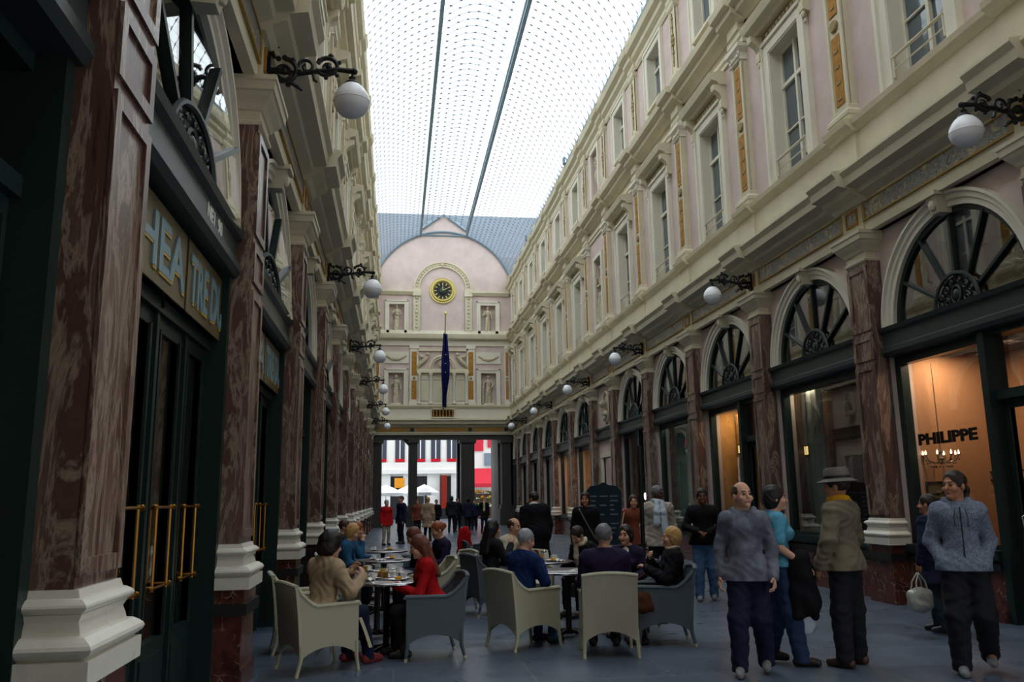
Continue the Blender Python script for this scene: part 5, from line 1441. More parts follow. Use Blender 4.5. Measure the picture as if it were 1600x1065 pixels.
def ex_brimhat(I, mat):
    k = I['k']; m = MB()
    m.lathe([(.001, .0), (.10, .0), (.155, -.022), (.158, -.018), (.103, .008), (.100, .03), (.094, .085), (.075, .105), (.02, .092), (.001, .09)], (0, 0, 0), 28); m.cm = 1; m.lathe([(.1025, .008), (.1025, .034), (.10, .034)], (0, 0, 0), 28)
    R = Matrix([list(r) for r in I['HR']]).to_4x4(); c = I['hd'](0, -.015, .062)
    m.xf(Matrix.Translation(Vector(c*k)) @ R @ Matrix.Diagonal((k*1.04, k*1.2, k*1.1, 1))); obj('hat', m, [mat, 'black'], I['t'], smooth=50)
EXTRA['brimhat'] = ex_brimhat
def ex_strap(I, a):
    mat, s_ = a; m = MB(); k = I['k']; pts = []
    for i in range(9):
        f = i/8; x = s_*(.12-.27*f); z = .47-.50*f; pts.append(I['tor'](x, .13+.02*math.sin(PI*f), z)*k)
    m.tube([I['tor'](s_*.12, -.02, .51)*k]+pts, .014, 6); obj('bag_strap', m, mat, I['t'], smooth=True)
EXTRA['strap'] = ex_strap
def ex_lapel(I, mat):
    m = MB(); k = I['k']
    for s_ in (-1, 1): m.tube([I['tor'](s_*.07, .03, .50)*k, I['tor'](s_*.06, .12, .43)*k, I['tor'](s_*.035, .145, .33)*k, I['tor'](s_*.012, .15, .22)*k], [.012, .022, .02, .006], 6)
    obj('lapels', m, mat, I['t'], smooth=True)
EXTRA['lapel'] = ex_lapel

for nm, c, kw in (('jeans', (44, 60, 92), {}), ('jeans_blue', (70, 100, 140), {}), ('navy', (30, 34, 58), {}), ('charcoal', (34, 35, 40), {}), ('black_cloth', (20, 20, 24), {}), ('trench', (168, 146, 118), {}), ('red_wool', (172, 20, 26), {}), ('blue_wool', (24, 42, 88), {}),
                   ('purple_wool', (40, 32, 60), {}), ('teal_coat', (40, 84, 118), {}), ('hoodie_grey', (104, 108, 122), dict(mott=7, var=.28)), ('hoodie_mel', (112, 122, 140), dict(mott=60, var=.25)), ('cyan_knit', (84, 150, 178), {}), ('olive', (112, 104, 88), {}), ('mustard', (204, 148, 30), {}),
                   ('light_tweed', (168, 160, 150), {}), ('pale_scarf', (196, 208, 222), {}), ('blue_scarf', (110, 126, 176), {}), ('beige_coat', (170, 142, 118), {}), ('rust', (120, 60, 44), {}), ('cream_cloth', (196, 186, 160), {}), ('khaki_pants', (170, 158, 138), {}), ('felt_grey', (104, 100, 94), {}), ('dark_teal', (34, 48, 58), {}), ('brown_leather', (84, 50, 32), {})):
    fabric(nm, srgb(*c), 160, .85, **{**dict(var=.12), **kw})
plain('shoe_black', srgb(24, 22, 22), .4); plain('shoe_brown', srgb(70, 44, 32), .45); plain('shoe_red', srgb(120, 34, 40), .6); plain('shoe_grey', srgb(120, 122, 126), .6)
# ------------------------------------------------------------------ wicker armchairs
wicker('wicker_cream', srgb(192, 189, 165)); wicker('wicker_grey', srgb(92, 102, 112))
def make_chair(mat, lab, loc, rz, group):
    t = thing('wicker_armchair', lab, 'chair', loc, rz, group); t.scale = (1, 1, .91)
    W, T = .275, .03
    def back_pt(u, v, off=0):       # u across -1..1, v up 0..1
        z = .13+.13*(1-u*u)*(1-v)**3*1.2+(.87-.13)*v if v < 1 else .87
        if v == 0: z = .16+.12*(1-u*u)
        y = -.27-.06*v**1.5-.035*(1-u*u)*v; return (u*W*(1+.02*v), y+off, z+(.03*(1-u*u) if v > .9 else 0))
    NU, NV = 12, 12
    A = [[back_pt(-1+2*j/NU, i/NV) for j in range(NU+1)] for i in range(NV+1)]
    B = [[(p[0], p[1]-T, p[2]) for p in r] for r in A]
    m = MB(); m.solid(B, A); obj('backrest', m, mat, t, smooth=50)
    def topz(y):         # height of the side panel along its depth
        f = (y+.30)/.60; return .66+.22*max(0, 1-f*3.2)**1.6+.015*f
    for s in (-1, 1):
        ys = [-.285+.565*j/14 for j in range(15)]
        A = []; B = []
        for i in range(9):
            v = i/8; ra = []; rb = []
            for y in ys:
                f = (y+.285)/.565; zb = .15+.12*math.sin(PI*min(1, max(0, f)))**.7; z = zb+(topz(y)-zb)*v; yy = y-(.06*(z/.87)**1.5 if y < -.2 else .06*(z/.87)**1.5*max(0, (.0-y)/.285))
                ra.append((s*W, yy, z)); rb.append((s*(W-.028), yy, z))
            A.append(ra); B.append(rb)
        m = MB(); m.solid(A, B); obj('side_panel', m, mat, t, smooth=50)
        m = MB(); m.tube([(s*(W-.012), -.335+.0, .86)]+[(s*(W-.012), y-.06*(topz(y)/.87)**1.5*max(0, (0-y)/.285), topz(y)+.005) for y in ys[1:]]+[(s*(W-.012), .29, .655)], .024, 8); obj('arm_rim', m, mat, t, smooth=True)
    m = MB(); m.tube([(W*u*1.02, -.345-.035*(1-u*u), .875+.03*(1-u*u)) for u in [-1+2*j/10 for j in range(11)]], .024, 8); obj('back_rim', m, mat, t, smooth=True)
    m = MB(); m.box(-W+.02, W-.02, -.27, .25, .36, .41); m.box(-W+.02, W-.02, .24, .265, .24, .41); obj('seat', m, mat, t)
    m = MB(); A = [[((-1+2*j/8)*(W-.04), -.24+.48*i/8, .455-.02*((-1+2*j/8)**4+(-1+2*i/8)**4)) for j in range(9)] for i in range(9)]; B = [[(p[0], p[1], .41) for p in r] for r in A]; m.solid(A, B); obj('cushion', m, mat, t, smooth=60)
    for sx in (-1, 1):
        for y, dy in ((-.285, -.04), (.265, .02)):
            m = MB(); m.tube([(sx*(W-.012), y, .30), (sx*(W-.008), y, .16), (sx*(W-.002), y+dy, .0)], [.022, .021, .016], 8); lg = obj('leg', m, mat, t, smooth=True)
            m = MB(); m.tube([(sx*(W-.003), y+dy*.8, .035), (sx*(W-.002), y+dy, .001)], .0185, 8); obj('leg_tip', m, 'cream_cloth', lg, smooth=True)
    return t
CH = {}
def chair(kind, x, y, deg, lab):
    """deg: direction the sitter faces, measured from world +x"""
    rz = math.radians(deg-90); g = 'wicker armchairs around the cafe tables'
    if kind not in CH: CH[kind] = make_chair('wicker_'+kind, lab, (x, y, 0), rz, g); return CH[kind]
    return copy_tree(CH[kind], (x, y, 0), rz, label=lab)
chair('cream', -.71, 8.62, 27, 'cream wicker armchair at the front left, holding the woman in the beige trench coat')
chair('cream', -.98, 9.75, 10, 'cream wicker armchair behind the beige trench coat woman, mostly hidden by her')
chair('grey', .36, 9.10, 188, 'grey wicker armchair of the woman in the red jacket')
chair('cream', 1.42, 9.47, 27, 'cream wicker armchair of the grey haired man in the blue sweater')
chair('cream', 2.20, 8.86, 82, 'cream wicker armchair with its back to the camera, under the man in dark purple')
chair('grey', 2.93, 9.34, 170, 'grey wicker armchair of the blonde woman in black')
chair('cream', .42, 11.6, 190, 'cream wicker armchair behind the red jacket woman, pulled up to the second left table')
chair('cream', -.78, 13.1, 0, 'cream wicker armchair of the blonde woman in the blue coat')
chair('cream', .80, 12.9, 205, 'cream wicker armchair with a curved back turned to the aisle, left row')
chair('grey', 1.12, 14.5, 200, 'grey wicker armchair standing empty at the edge of the aisle behind the left tables')
chair('grey', 1.35, 12.2, 20, 'dark grey wicker armchair of the dark haired person in a black suit jacket')
chair('grey', 1.62, 16.2, 10, 'grey wicker armchair with a red coat on it further up the right row')
chair('grey', 2.75, 11.9, 200, 'grey wicker armchair of the bowed person in black at the right tables')
chair('cream', 1.98, 12.36, 268, 'cream wicker armchair at the far side of the middle right table')
chair('cream', -.95, 15.3, 0, 'cream wicker armchair against the left wall at the third left table')
chair('grey', .45, 15.2, 185, 'grey wicker armchair at the aisle side of the third left table')

chair('grey', 2.82, 10.19, 240, 'grey wicker armchair of the smiling woman, hidden behind the man in purple')
chair('grey', 1.80, 13.22, 300, 'grey wicker armchair of the balding man with his hand on his chin')
chair('cream', -.84, 14.3, 0, 'cream wicker armchair of the ginger haired person leaning on one hand')

# ------------------------------------------------------------------ round tables
plain('table_top', srgb(86, 78, 84), .3, .0, .5)
TB = []
def table(x, y, r, lab):
    g = 'round cafe tables'
    if TB:
        c = copy_tree(TB[0], (x, y, 0), label=lab); s = r/.42; return c
    t = thing('cafe_table', lab, 'table', (x, y, 0), 0, g); TB.append(t)
    m = MB(); m.lathe([(.001, .715), (.41, .715), (.42, .722), (.42, .738), (.412, .742), (.001, .742)], (0, 0, 0), 40); obj('tabletop', m, 'table_top', t, smooth=30)
    m = MB(); m.lathe([(.418, .716), (.426, .72), (.426, .738), (.418, .741)], (0, 0, 0), 40); obj('rim', m, 'steel', t, smooth=30)
    m = MB(); m.lathe([(.05, .03), (.035, .08), (.035, .66), (.06, .715)], (0, 0, 0), 14); obj('column', m, 'iron', t, smooth=30)
    m = MB()
    for i in range(4): a = PI/4+i*PI/2; m.tube([(.03*math.cos(a), .03*math.sin(a), .07), (.2*math.cos(a), .2*math.sin(a), .04), (.29*math.cos(a), .29*math.sin(a), .018)], [.028, .022, .018], 8)
    obj('foot', m, 'iron', t, smooth=True)
    return t
table(-.08, 9.35, .42, 'round dark cafe table between the trench coat woman and the red jacket woman')
table(-.20, 10.45, .42, 'second round cafe table in the left row, crowded with cups')
table(-.15, 12.6, .42, 'round cafe table beside the blonde woman in the blue coat')
table(-.2, 14.9, .42, 'third cluster table in the left row, far side of the sitters')
table(2.02, 10.0, .42, 'round dark cafe table in front of the man in the blue sweater')
table(2.0, 11.58, .42, 'round cafe table in the middle of the right group, with white cups and a tray')

# ------------------------------------------------------------------ table ware
TZ = .743
def cup(x, y, lab, proto=[]):
    if proto: return copy_tree(proto[0], (x, y, TZ), random.uniform(0, 6), label=lab)
    t = thing('coffee_cup', lab, 'cup', (x, y, TZ), 0, 'white coffee cups on the cafe tables'); proto.append(t)
    m = MB(); m.lathe([(.001, .0), (.04, .001), (.075, .012), (.076, .015), (.04, .006), (.001, .005)], (0, 0, 0), 20); obj('saucer', m, 'porcelain', t, smooth=40)
    m = MB(); m.lathe([(.022, .006), (.026, .01), (.038, .04), (.042, .065), (.039, .065), (.035, .04), (.02, .014), (.001, .012)], (0, 0, 0), 18); obj('cup', m, 'porcelain', t, smooth=40)
    m = MB(); m.tube([(.038, 0, .052), (.058, 0, .05), (.06, 0, .034), (.037, 0, .026)], .0045, 6); obj('handle', m, 'porcelain', t, smooth=True)
    return t
def glass_(x, y, lab, proto=[]):
    if proto: return copy_tree(proto[0], (x, y, TZ), label=lab)
    t = thing('drinking_glass', lab, 'glass', (x, y, TZ), 0, 'drinking glasses on the cafe tables'); proto.append(t)
    m = MB(); m.lathe([(.001, 0), (.03, 0), (.033, .004), (.038, .12), (.036, .12), (.031, .01), (.001, .008)], (0, 0, 0), 18); obj('glass', m, 'clear_glass', t, smooth=40)
    m = MB(); m.lathe([(.001, .01), (.0305, .01), (.034, .07), (.001, .07)], (0, 0, 0), 16); obj('drink', m, 'amber_sign', t, smooth=40)
    return t
def plate(x, y, lab, proto=[]):
    if proto: return copy_tree(proto[0], (x, y, TZ), label=lab)
    t = thing('plate', lab, 'plate', (x, y, TZ), 0, 'white plates on the cafe tables'); proto.append(t)
    m = MB(); m.lathe([(.001, .002), (.06, .002), (.105, .016), (.106, .019), (.06, .007), (.001, .006)], (0, 0, 0), 26); obj('dish', m, 'porcelain', t, smooth=40)
    m = MB(); m.ball((.01, 0, .025), .04, 8, 6, (1, .8, .5)); obj('pastry', m, 'mustard', t, smooth=True)
    return t
def menu(x, y, rz, lab):
    t = thing('paper_menu', lab, 'menu', (x, y, TZ), rz, 'menus and papers on the cafe tables'); m = MB(); m.box(-.15, .15, -.1, .1, .0, .003); obj('sheet', m, 'off_white', t)
    m = MB()
    for i in range(5): m.box(-.12, .12-.03*(i % 2), -.07+.03*i, -.06+.03*i, .003, .0035)
    o = obj('text', m, 'charcoal', t); 
def napkin(x, y, rz, lab):
    t = thing('napkin', lab, 'napkin', (x, y, TZ), rz, 'crumpled napkins on the cafe tables'); A = [[(-.06+.12*j/6, -.06+.12*i/6, .004+.018*abs(math.sin(i*1.3+j*2.1))) for j in range(7)] for i in range(7)]
    m = MB(); m.solid(A, [[(p[0], p[1], p[2]-.003) for p in r] for r in A]); obj('paper', m, 'off_white', t, smooth=50)
def sugar(x, y, lab):
    t = thing('sugar_dispenser', lab, 'dispenser', (x, y, TZ)); m = MB(); m.lathe([(.001, 0), (.03, 0), (.032, .01), (.032, .09), (.02, .1)], (0, 0, 0), 16); obj('jar', m, 'porcelain', t, smooth=40); m = MB(); m.lathe([(.022, .098), (.024, .12), (.006, .14), (.006, .16)], (0, 0, 0), 14); obj('lid', m, 'steel', t, smooth=40)
cup(-.02, 9.62, 'white cup at the far edge of the front left table'); cup(.10, 9.45, 'white cup near the hand of the red jacket woman'); cup(-.22, 9.5, 'white cup near the trench coat woman')
glass_(-.10, 9.52, 'tumbler in the middle of the front left table'); glass_(-.17, 9.66, 'tumbler behind the cups on the front left table')
plate(.03, 9.28, 'white plate on the front left table before the red jacket woman'); menu(-.08, 9.08, .1, 'printed paper mat at the near edge of the front left table')
napkin(-.28, 9.33, .5, 'crumpled white napkin beside the trench coat woman')
cup(-.32, 10.6, 'cup at the left of the second left table'); cup(-.05, 10.65, 'cup at the far side of the second left table'); plate(-.15, 10.4, 'plate on the second left table'); glass_(-.35, 10.42, 'tumbler on the second left table, left edge'); napkin(.02, 10.35, 1, 'napkin on the second left table'); cup(.05, 10.2, 'cup at the near right of the second left table')
cup(-.3, 12.7, 'cup beside the blonde woman in blue'); plate(-.05, 12.75, 'plate on the table of the blonde woman in blue'); cup(.05, 12.45, 'cup on the table of the blonde woman, aisle side'); napkin(-.2, 12.4, .3, 'napkin on the table of the blonde woman in blue')
cup(-.35, 15.0, 'cup on the farthest left table'); plate(-.1, 15.0, 'plate on the farthest left table')
menu(1.93, 9.80, .3, 'long paper menu on the near right table before the blue sweater man'); menu(2.22, 9.98, -.5, 'small paper sheet by the purple clad man on the right table')
cup(1.85, 11.72, 'white cup on the middle right table, left side'); cup(2.2, 11.77, 'white cup on the middle right table beside the bowed person'); glass_(1.98, 11.57, 'tumbler standing on the middle right table'); plate(2.12, 11.5, 'white plate on the middle right table'); sugar(2.05, 11.72, 'white sugar pourer on the middle right table'); plate(1.86, 11.5, 'white dish at the left edge of the middle right table'); napkin(2.2, 11.42, .2, 'napkin at the right of the middle right table')

# ------------------------------------------------------------------ people at the left tables
person('bushy haired woman in a beige trench coat, seated with her back to the camera', (-.70, 8.62, 0), math.radians(40-90), 1.68, sit=True, lean=.12, turn=-.1, nod=.15, top=('trench', .035), hem=.35, pants='navy', hair=('hair_black', 'bushy'), shoes='shoe_red',
       armR=((.27, .15, .74), (.12, .42, .86)), armL=((-.26, .12, .74), (-.08, .42, .90)), legR=((.12, .42, .52), (.14, .50, .09)), vox=.007, curl=1.0, handR=((-.5, .3, .8), (-1, 0, 0)), handL=((.4, .3, .8), (1, 0, 0)), extras={'lapel': 'trench'})
person('woman with long auburn hair in a bright red jacket, seated facing left', (.40, 9.14, 0), math.radians(183-90), 1.56, sit=True, lean=.22, nod=.25, turn=.1, top=('red_wool', .022), hem=.12, pants='charcoal', hair=('hair_auburn', 'long'), shoes='shoe_black', bust=.6,
       armR=((.22, .16, .70), (.12, .44, .78)), armL=((-.22, .18, .70), (-.10, .44, .80)), legR=((.12, .44, .52), (.13, .42, .09)), legL=((-.12, .44, .52), (-.13, .34, .09)), vox=.007, curl=1.0)
person('blonde woman in a blue coat seated by the left wall, facing the aisle', (-.82, 13.05, 0), math.radians(-5-90), 1.66, sit=True, lean=.3, nod=.2, top=('teal_coat', .025), hem=.2, pants='navy', hair=('hair_blonde', 'bob'), vox=.012)
person('ginger haired person leaning a head on one hand beside the blonde woman in blue', (-.80, 14.3, 0), math.radians(0-90), 1.64, sit=True, lean=.3, nod=.1, top=('teal_coat', .02), pants='charcoal', hair=('hair_ginger', 'bob'), vox=.012, armR=((.2, .28, .74), (.08, .30, 1.0)), skin='skin_fair')
person('person with reddish hair seated beyond the red jacket woman, head bent', (.45, 11.6, 0), math.radians(195-90), 1.62, sit=True, lean=.3, nod=.4, top=('navy', .025), pants='charcoal', hair=('hair_auburn', 'bob'), vox=.012)
person('person with tied light brown hair seated behind the reddish haired one', (.76, 12.85, 0), math.radians(200-90), 1.66, sit=True, lean=.2, nod=.2, top=('purple_wool', .022), pants='charcoal', hair=('hair_ginger', 'bun'), vox=.012, skin='skin_fair')
person('grey clad person seated at the farthest left table facing the aisle', (-.97, 15.4, 0), math.radians(-8-90), 1.62, sit=True, lean=.15, top=('charcoal', .022), pants='charcoal', hair=('hair_brown', 'short'), vox=.015)

# ------------------------------------------------------------------ people at the right tables
person('grey haired man in a blue sweater, seated with a hand at his mouth', (1.36, 9.42, 0), math.radians(35-90), 1.60, sit=True, lean=.16, nod=.15, turn=-.15, top=('blue_wool', .025), pants='jeans', hair=('hair_grey', 'short'), wide=1.08, belly=.05,
       armR=((.26, .18, .74), (.06, .30, .98)), armL=((-.25, .14, .74), (-.06, .36, .80)), vox=.007, curl=1.1, handR=((-.35, .1, 1), (-.3, -1, 0)))
person('man with curly dark grey hair in a dark purple sweater, seen from behind', (2.20, 8.90, 0), math.radians(80-90), 1.70, sit=True, lean=.06, nod=.0, turn=-.3, top=('purple_wool', .03), hem=.1, pants='charcoal', hair=('hair_salt', 'short'), wide=1.18, belly=.05, vox=.007)
person('smiling dark haired woman with a pale collar, facing the camera across the right table', (2.80, 10.15, 0), math.radians(240-90), 1.60, sit=True, lean=.1, turn=-.15, top=('purple_wool', .02), pants='charcoal', hair=('hair_dark', 'bob'), skin='skin_fair', vox=.008, open_v=.2, extras={'shirt': 'off_white'},
       armR=((.22, .12, .74), (.10, .34, .86)), bust=.6)
person('blonde woman in a black coat, seated in profile to the left with folded hands', (3.07, 9.30, 0), math.radians(172-90), 1.58, sit=True, lean=-.02, nod=-.05, top=('black_cloth', .032), hem=.25, pants='charcoal', hair=('hair_blonde', 'bob'), vox=.007, bust=.7, belly=.04,
       armR=((.24, .12, .76), (.06, .26, .98)), armL=((-.24, .12, .76), (-.02, .32, .88)), curl=1.1, handR=((-.6, .2, .5), (0, -1, 0)), extras={'scarf': ('cream_cloth', [], .016)})
person('dark haired person in a black suit jacket seated in profile beyond the blue sweater man', (1.33, 12.15, 0), math.radians(25-90), 1.68, sit=True, lean=.1, top=('charcoal', .025), pants='charcoal', hair=('hair_black', 'long'), vox=.010, armR=((.22, .16, .76), (.10, .32, .98)))
person('balding man with his hand on his chin, seated just past the dark suited person', (1.78, 13.2, 0), math.radians(-60-90), 1.68, sit=True, lean=.1, nod=.1, turn=.5, top=('cream_cloth', .022), pants='charcoal', hair=('hair_brown', 'bald_sides'), vox=.010, armR=((.2, .18, .76), (.05, .24, .98)), skin='skin_fair')
person('person in black with bowed head and a pale scarf at the middle right table', (2.72, 11.75, 0), math.radians(215-90), 1.62, sit=True, lean=.42, nod=.45, top=('black_cloth', .03), pants='charcoal', hair=('hair_dark', 'short'), vox=.010, extras={'scarf': ('cream_cloth', [(.03, .2)])}, skin='skin_fair')

# ------------------------------------------------------------------ standing people, right side
person('balding man in a mottled grey hooded sweatshirt and dark blue trousers, walking forward', (3.20, 7.55, 0), math.radians(-115-90), 1.70, turn=.55, nod=-.12, top=('hoodie_grey', .024), hem=.84, pants='navy', pant_r=1.35, hair=('hair_brown', 'bald_sides'), shoes='shoe_grey', wide=1.0, vox=.006,
       armR=((.235, -.05, 1.14), (.25, .04, .88)), armL=((-.235, -.04, 1.13), (-.24, .10, .88)), legR=((.10, .08, .50), (.11, .10, .09)), legL=((-.10, .02, .50), (-.12, -.14, .12)), extras={'hood': 'hoodie_grey'}, skin='skin_fair', curl=.9)
person('dark haired woman in a light blue short sleeved top and jeans, facing right', (3.68, 7.92, 0), math.radians(-15-90), 1.67, turn=-.0, top=('cyan_knit', .02), sleeve=.75, hem=.95, pants='jeans', pant_r=1.35, hair=('hair_black', 'bob'), shoes='shoe_black', vox=.006, bust=.6,
       armR=((.24, -.02, 1.14), (.20, .20, .98)), armL=((-.24, -.06, 1.14), (-.22, .02, .88)), legR=((.10, .08, .50), (.11, .14, .09)), legL=((-.10, .0, .50), (-.11, -.12, .11)), skin='skin_fair')
person('man in a grey brimmed hat and mustard scarf, olive jacket, seen from behind', (4.23, 7.68, 0), math.radians(125-90), 1.78, turn=.25, nod=.05, top=('olive', .035), hem=.86, pants='charcoal', pant_r=1.35, hair=('hair_dark', 'short'), shoes='shoe_brown', wide=1.06, vox=.006,
       armR=((.27, .0, 1.14), (.24, .14, .92)), armL=((-.27, .0, 1.14), (-.24, .12, .90)), legR=((.12, .0, .50), (.17, .02, .09)), legL=((-.10, .02, .50), (-.10, .02, .09)), skin='skin_tan', extras={'brimhat': 'felt_grey', 'scarf': ('mustard', [])})
person('man with tied back hair in a grey zipped hooded top, hands in pockets', (5.06, 7.12, 0), math.radians(-118-90), 1.77, turn=-.75, nod=-.02, top=('hoodie_mel', .026), hem=.88, pants='charcoal', pant_r=1.4, hair=('hair_dark', 'ponytail'), shoes='shoe_grey', wide=.95, vox=.006,
       armR=((.235, -.08, 1.13), (.16, .07, .95)), armL=((-.235, -.08, 1.13), (-.16, .07, .95)), legR=((.10, .06, .50), (.10, .02, .09)), legL=((-.12, .02, .50), (-.16, -.22, .16)), extras={'hood': 'hoodie_mel', 'zip': 1}, skin='skin_tan', handR=((-.5, -.1, -.7), (0, -1, 0)), handL=((.5, -.1, -.7), (0, -1, 0)))
person('dark clad woman behind the striding hooded man, walking left with a silver bag', (6.20, 9.25, 0), math.radians(120-90), 1.56, turn=.2, top=('navy', .035), hem=.62, pants='dark_teal', hair=('hair_dark', 'short'), shoes='shoe_black', vox=.008,
       armL=((-.25, -.02, 1.14), (-.24, .06, .90)), skin='skin_tan', step=.10)
person('man in a black sweater and light blue jeans, hands held together', (4.78, 12.85, 0), math.radians(-112-90), 1.70, turn=.1, top=('black_cloth', .026), hem=.86, pants='jeans_blue', pant_r=1.25, hair=('hair_black', 'short'), shoes='shoe_grey', wide=1.12, vox=.009,
       armR=((.28, .02, 1.14), (.08, .26, 1.08)), armL=((-.28, .02, 1.14), (-.06, .26, 1.06)), skin='skin_brown', step=.08)
person('man in a light tweed jacket with a pale scarf over his chest, looking right', (4.32, 13.7, 0), math.radians(-100-90), 1.76, turn=.9, top=('light_tweed', .035), hem=.78, pants='charcoal', hair=('hair_salt', 'short'), wide=1.05, vox=.009, skin='skin_dark', extras={'scarf': ('pale_scarf', [(.03, .25), (-.06, .42)])})
person('woman with brown hair and dark brown top just left of the tweed jacket man', (4.28, 15.0, 0), math.radians(-100-90), 1.62, top=('rust', .025), hem=.8, pants='navy', hair=('hair_brown', 'long'), vox=.012)
person('long haired man in black with a bag strap across his chest', (3.30, 14.6, 0), math.radians(-100-90), 1.68, turn=-.2, top=('black_cloth', .03), hem=.8, pants='jeans', hair=('hair_dark', 'bob'), vox=.010, skin='skin_tan', extras={'strap': ('olive', 1)}, step=.08)
person('person with light grey sleeves half hidden behind the man with the bag strap', (3.75, 16.6, 0), math.radians(-95-90), 1.62, top=('light_tweed', .03), hem=.8, pants='charcoal', hair=('hair_brown', 'short'), vox=.014)
person('large figure in a long black coat with a pale collar beyond the right tables', (2.72, 16.3, 0), math.radians(110-90), 1.72, lean=.2, turn=.5, top=('black_cloth', .07), hem=.45, pants='charcoal', hair=('hair_dark', 'short'), wide=1.25, vox=.012, skin='skin_tan', extras={'scarf': ('off_white', [])})
person('slim dark silhouette standing alone far along the right wall', (5.65, 35.5, 0), math.radians(-90-90), 1.68, top=('black_cloth', .04), hem=.75, pants='charcoal', hair=('hair_dark', 'bob'), vox=.02)
person('person in black and orange beside the big end pillar', (4.2, 40.5, 0), math.radians(-80-90), 1.72, top=('black_cloth', .03), hem=.7, pants='navy', hair=('hair_ginger', 'long'), vox=.02, extras={'scarf': ('cream_cloth', [(.03, .3)])})
# the knot of people near the open end
person('person in a red jacket and pale trousers far down the left side', (-.32, 31.5, 0), math.radians(-60-90), 1.62, top=('red_wool', .035), hem=.75, pants='khaki_pants', hair=('hair_grey', 'short'), vox=.018)
person('tall man in a dark navy suit facing the red jacketed person', (.22, 32.2, 0), math.radians(-150-90), 1.76, top=('navy', .04), hem=.75, pants='charcoal', hair=('hair_brown', 'short'), wide=1.1, vox=.018)
person('person in a rust coloured top beyond the navy suited man', (1.0, 39.0, 0), math.radians(-90-90), 1.62, top=('rust', .04), hem=.75, pants='charcoal', hair=('hair_auburn', 'bob'), vox=.02)
person('balding man in a long beige coat seen from behind in mid distance', (1.28, 34.0, 0), math.radians(70-90), 1.72, top=('beige_coat', .05), hem=.55, pants='charcoal', hair=('hair_blonde', 'short'), vox=.018)
for i, (x, y, h, mt, lab) in enumerate(((2.05, 43, 1.62, 'black_cloth', 'leftmost black clad figure of the far group at the open end'), (2.75, 42, 1.78, 'charcoal', 'tallest black clad figure of the far group at the open end'), (3.15, 43.5, 1.68, 'black_cloth', 'black clad figure just right of the tallest one at the open end'),
                            (3.6, 42.5, 1.70, 'navy', 'navy clad figure in the middle right of the far group'), (4.05, 44, 1.6, 'navy', 'rightmost navy clad figure of the far group at the open end'))):
    person(lab, (x, y, 0), math.radians((-90, 80, -70, 100, -90)[i]-90), h, top=(mt, .035), hem=(.7, .8, .6, .75, .8)[i], pants='charcoal', hair=(('hair_dark', 'hair_black')[i % 2], ('short', 'bob')[i % 2]), vox=.022, step=.1*(i % 2))

# ------------------------------------------------------------------ things they carry and odd things around
def blob(name, label, cat, loc, build, mats, part, vox=.008, lo=(-.4, -.4, -.4), hi=(.4, .4, .5)):
    t = thing(name, label, cat, loc); F = Field(V3(*lo), V3(*hi), vox); build(F); me = F.mesh(part, mats); o = bpy.data.objects.new(part, me); COL.objects.link(o); o.parent = t; return t
plain('silver_leather', srgb(168, 170, 160), .3, .25)
def bag(F): F.ell((0, 0, 0), (.17, .09, .13), .02); F.cap((-.12, 0, .06), (.12, 0, .06), .05, k=.04); F.ell((0, 0, -.06), (.16, .10, .08), .03); F.folds(.007, 34, .4)
t = blob('handbag', 'slouchy silver handbag hanging from the hand of the dark clad woman at the right', 'bag', (5.72, 9.28, .56), bag, ['silver_leather'], 'pouch')
t.location = (5.86, 9.06, .40); t.rotation_euler = (0, 0, .3)
m = MB()
for y in (-.04, .04): m.tube([(-.09, y, .08), (-.07, y*.7, .2), (0, y*.3, .29), (.07, y*.7, .2), (.09, y, .08)], .009, 6)
obj('handle', m, 'silver_leather', t, smooth=True)
def coat(F): F.cap((0, 0, .1), (.05, .03, -.28), .10, .13, .05); F.cap((-.05, .02, .05), (-.06, 0, -.38), .07, .06, .04); F.cap((.06, 0, .0), (.13, .05, -.40), .07, .05, .04); F.folds(.014, 20, .9)
blob('folded_coat', 'black coat hanging over the arm of the woman in the light blue top', 'coat', (3.80, 7.72, .86), coat, ['black_cloth'], 'cloth', lo=(-.4, -.3, -.55), hi=(.4, .35, .35))
def redbag(F): F.ell((0, 0, 0), (.10, .05, .08), .02); F.cap((-.05, 0, .05), (.05, 0, .05), .03, k=.02); F.folds(.004, 40)
t = blob('handbag', 'small red bag between the hooded man and the woman in light blue', 'bag', (3.38, 7.72, .86), redbag, ['red_wool'], 'pouch', .007)
m = MB(); m.tube([(-.07, 0, .05), (-.05, 0, .16), (0, 0, .22), (.05, 0, .16), (.07, 0, .05)], .006, 6); obj('strap', m, 'red_wool', t, smooth=True)
def pbag(F): F.cap((0, 0, .18), (0, 0, -.16), .05, .11, .02, ((0, 1, 0), .35)); F.folds(.006, 30, 1.4)
blob('carrier_bag', 'white plastic carrier bag hanging beside the leg of the man in the brimmed hat', 'bag', (3.86, 7.80, .55), pbag, ['pale_scarf'], 'bag', .007)
def rcoat(F): F.cap((0, -.02, .30), (0, .0, -.2), .12, .16, .05, ((0, 1, 0), .4)); F.folds(.012, 22)
blob('draped_coat', 'red coat hung over the back of a grey chair in the right row', 'coat', (1.30, 16.13, .66), rcoat, ['red_wool'], 'cloth', .012)
def bbag(F): F.ell((0, 0, 0), (.10, .05, .12), .03); F.cap((-.07, 0, -.05), (.07, 0, -.05), .05, k=.03); F.folds(.006, 30)
t = blob('handbag', 'brown leather shoulder bag hanging on the grey chair of the blonde woman', 'bag', (2.66, 9.10, .46), bbag, ['brown_leather'], 'pouch', .008)
m = MB(); m.tube([(-.12, 0, .08), (-.05, .03, .24), (.05, .06, .3)], .008, 6); obj('strap', m, 'brown_leather', t, smooth=True)
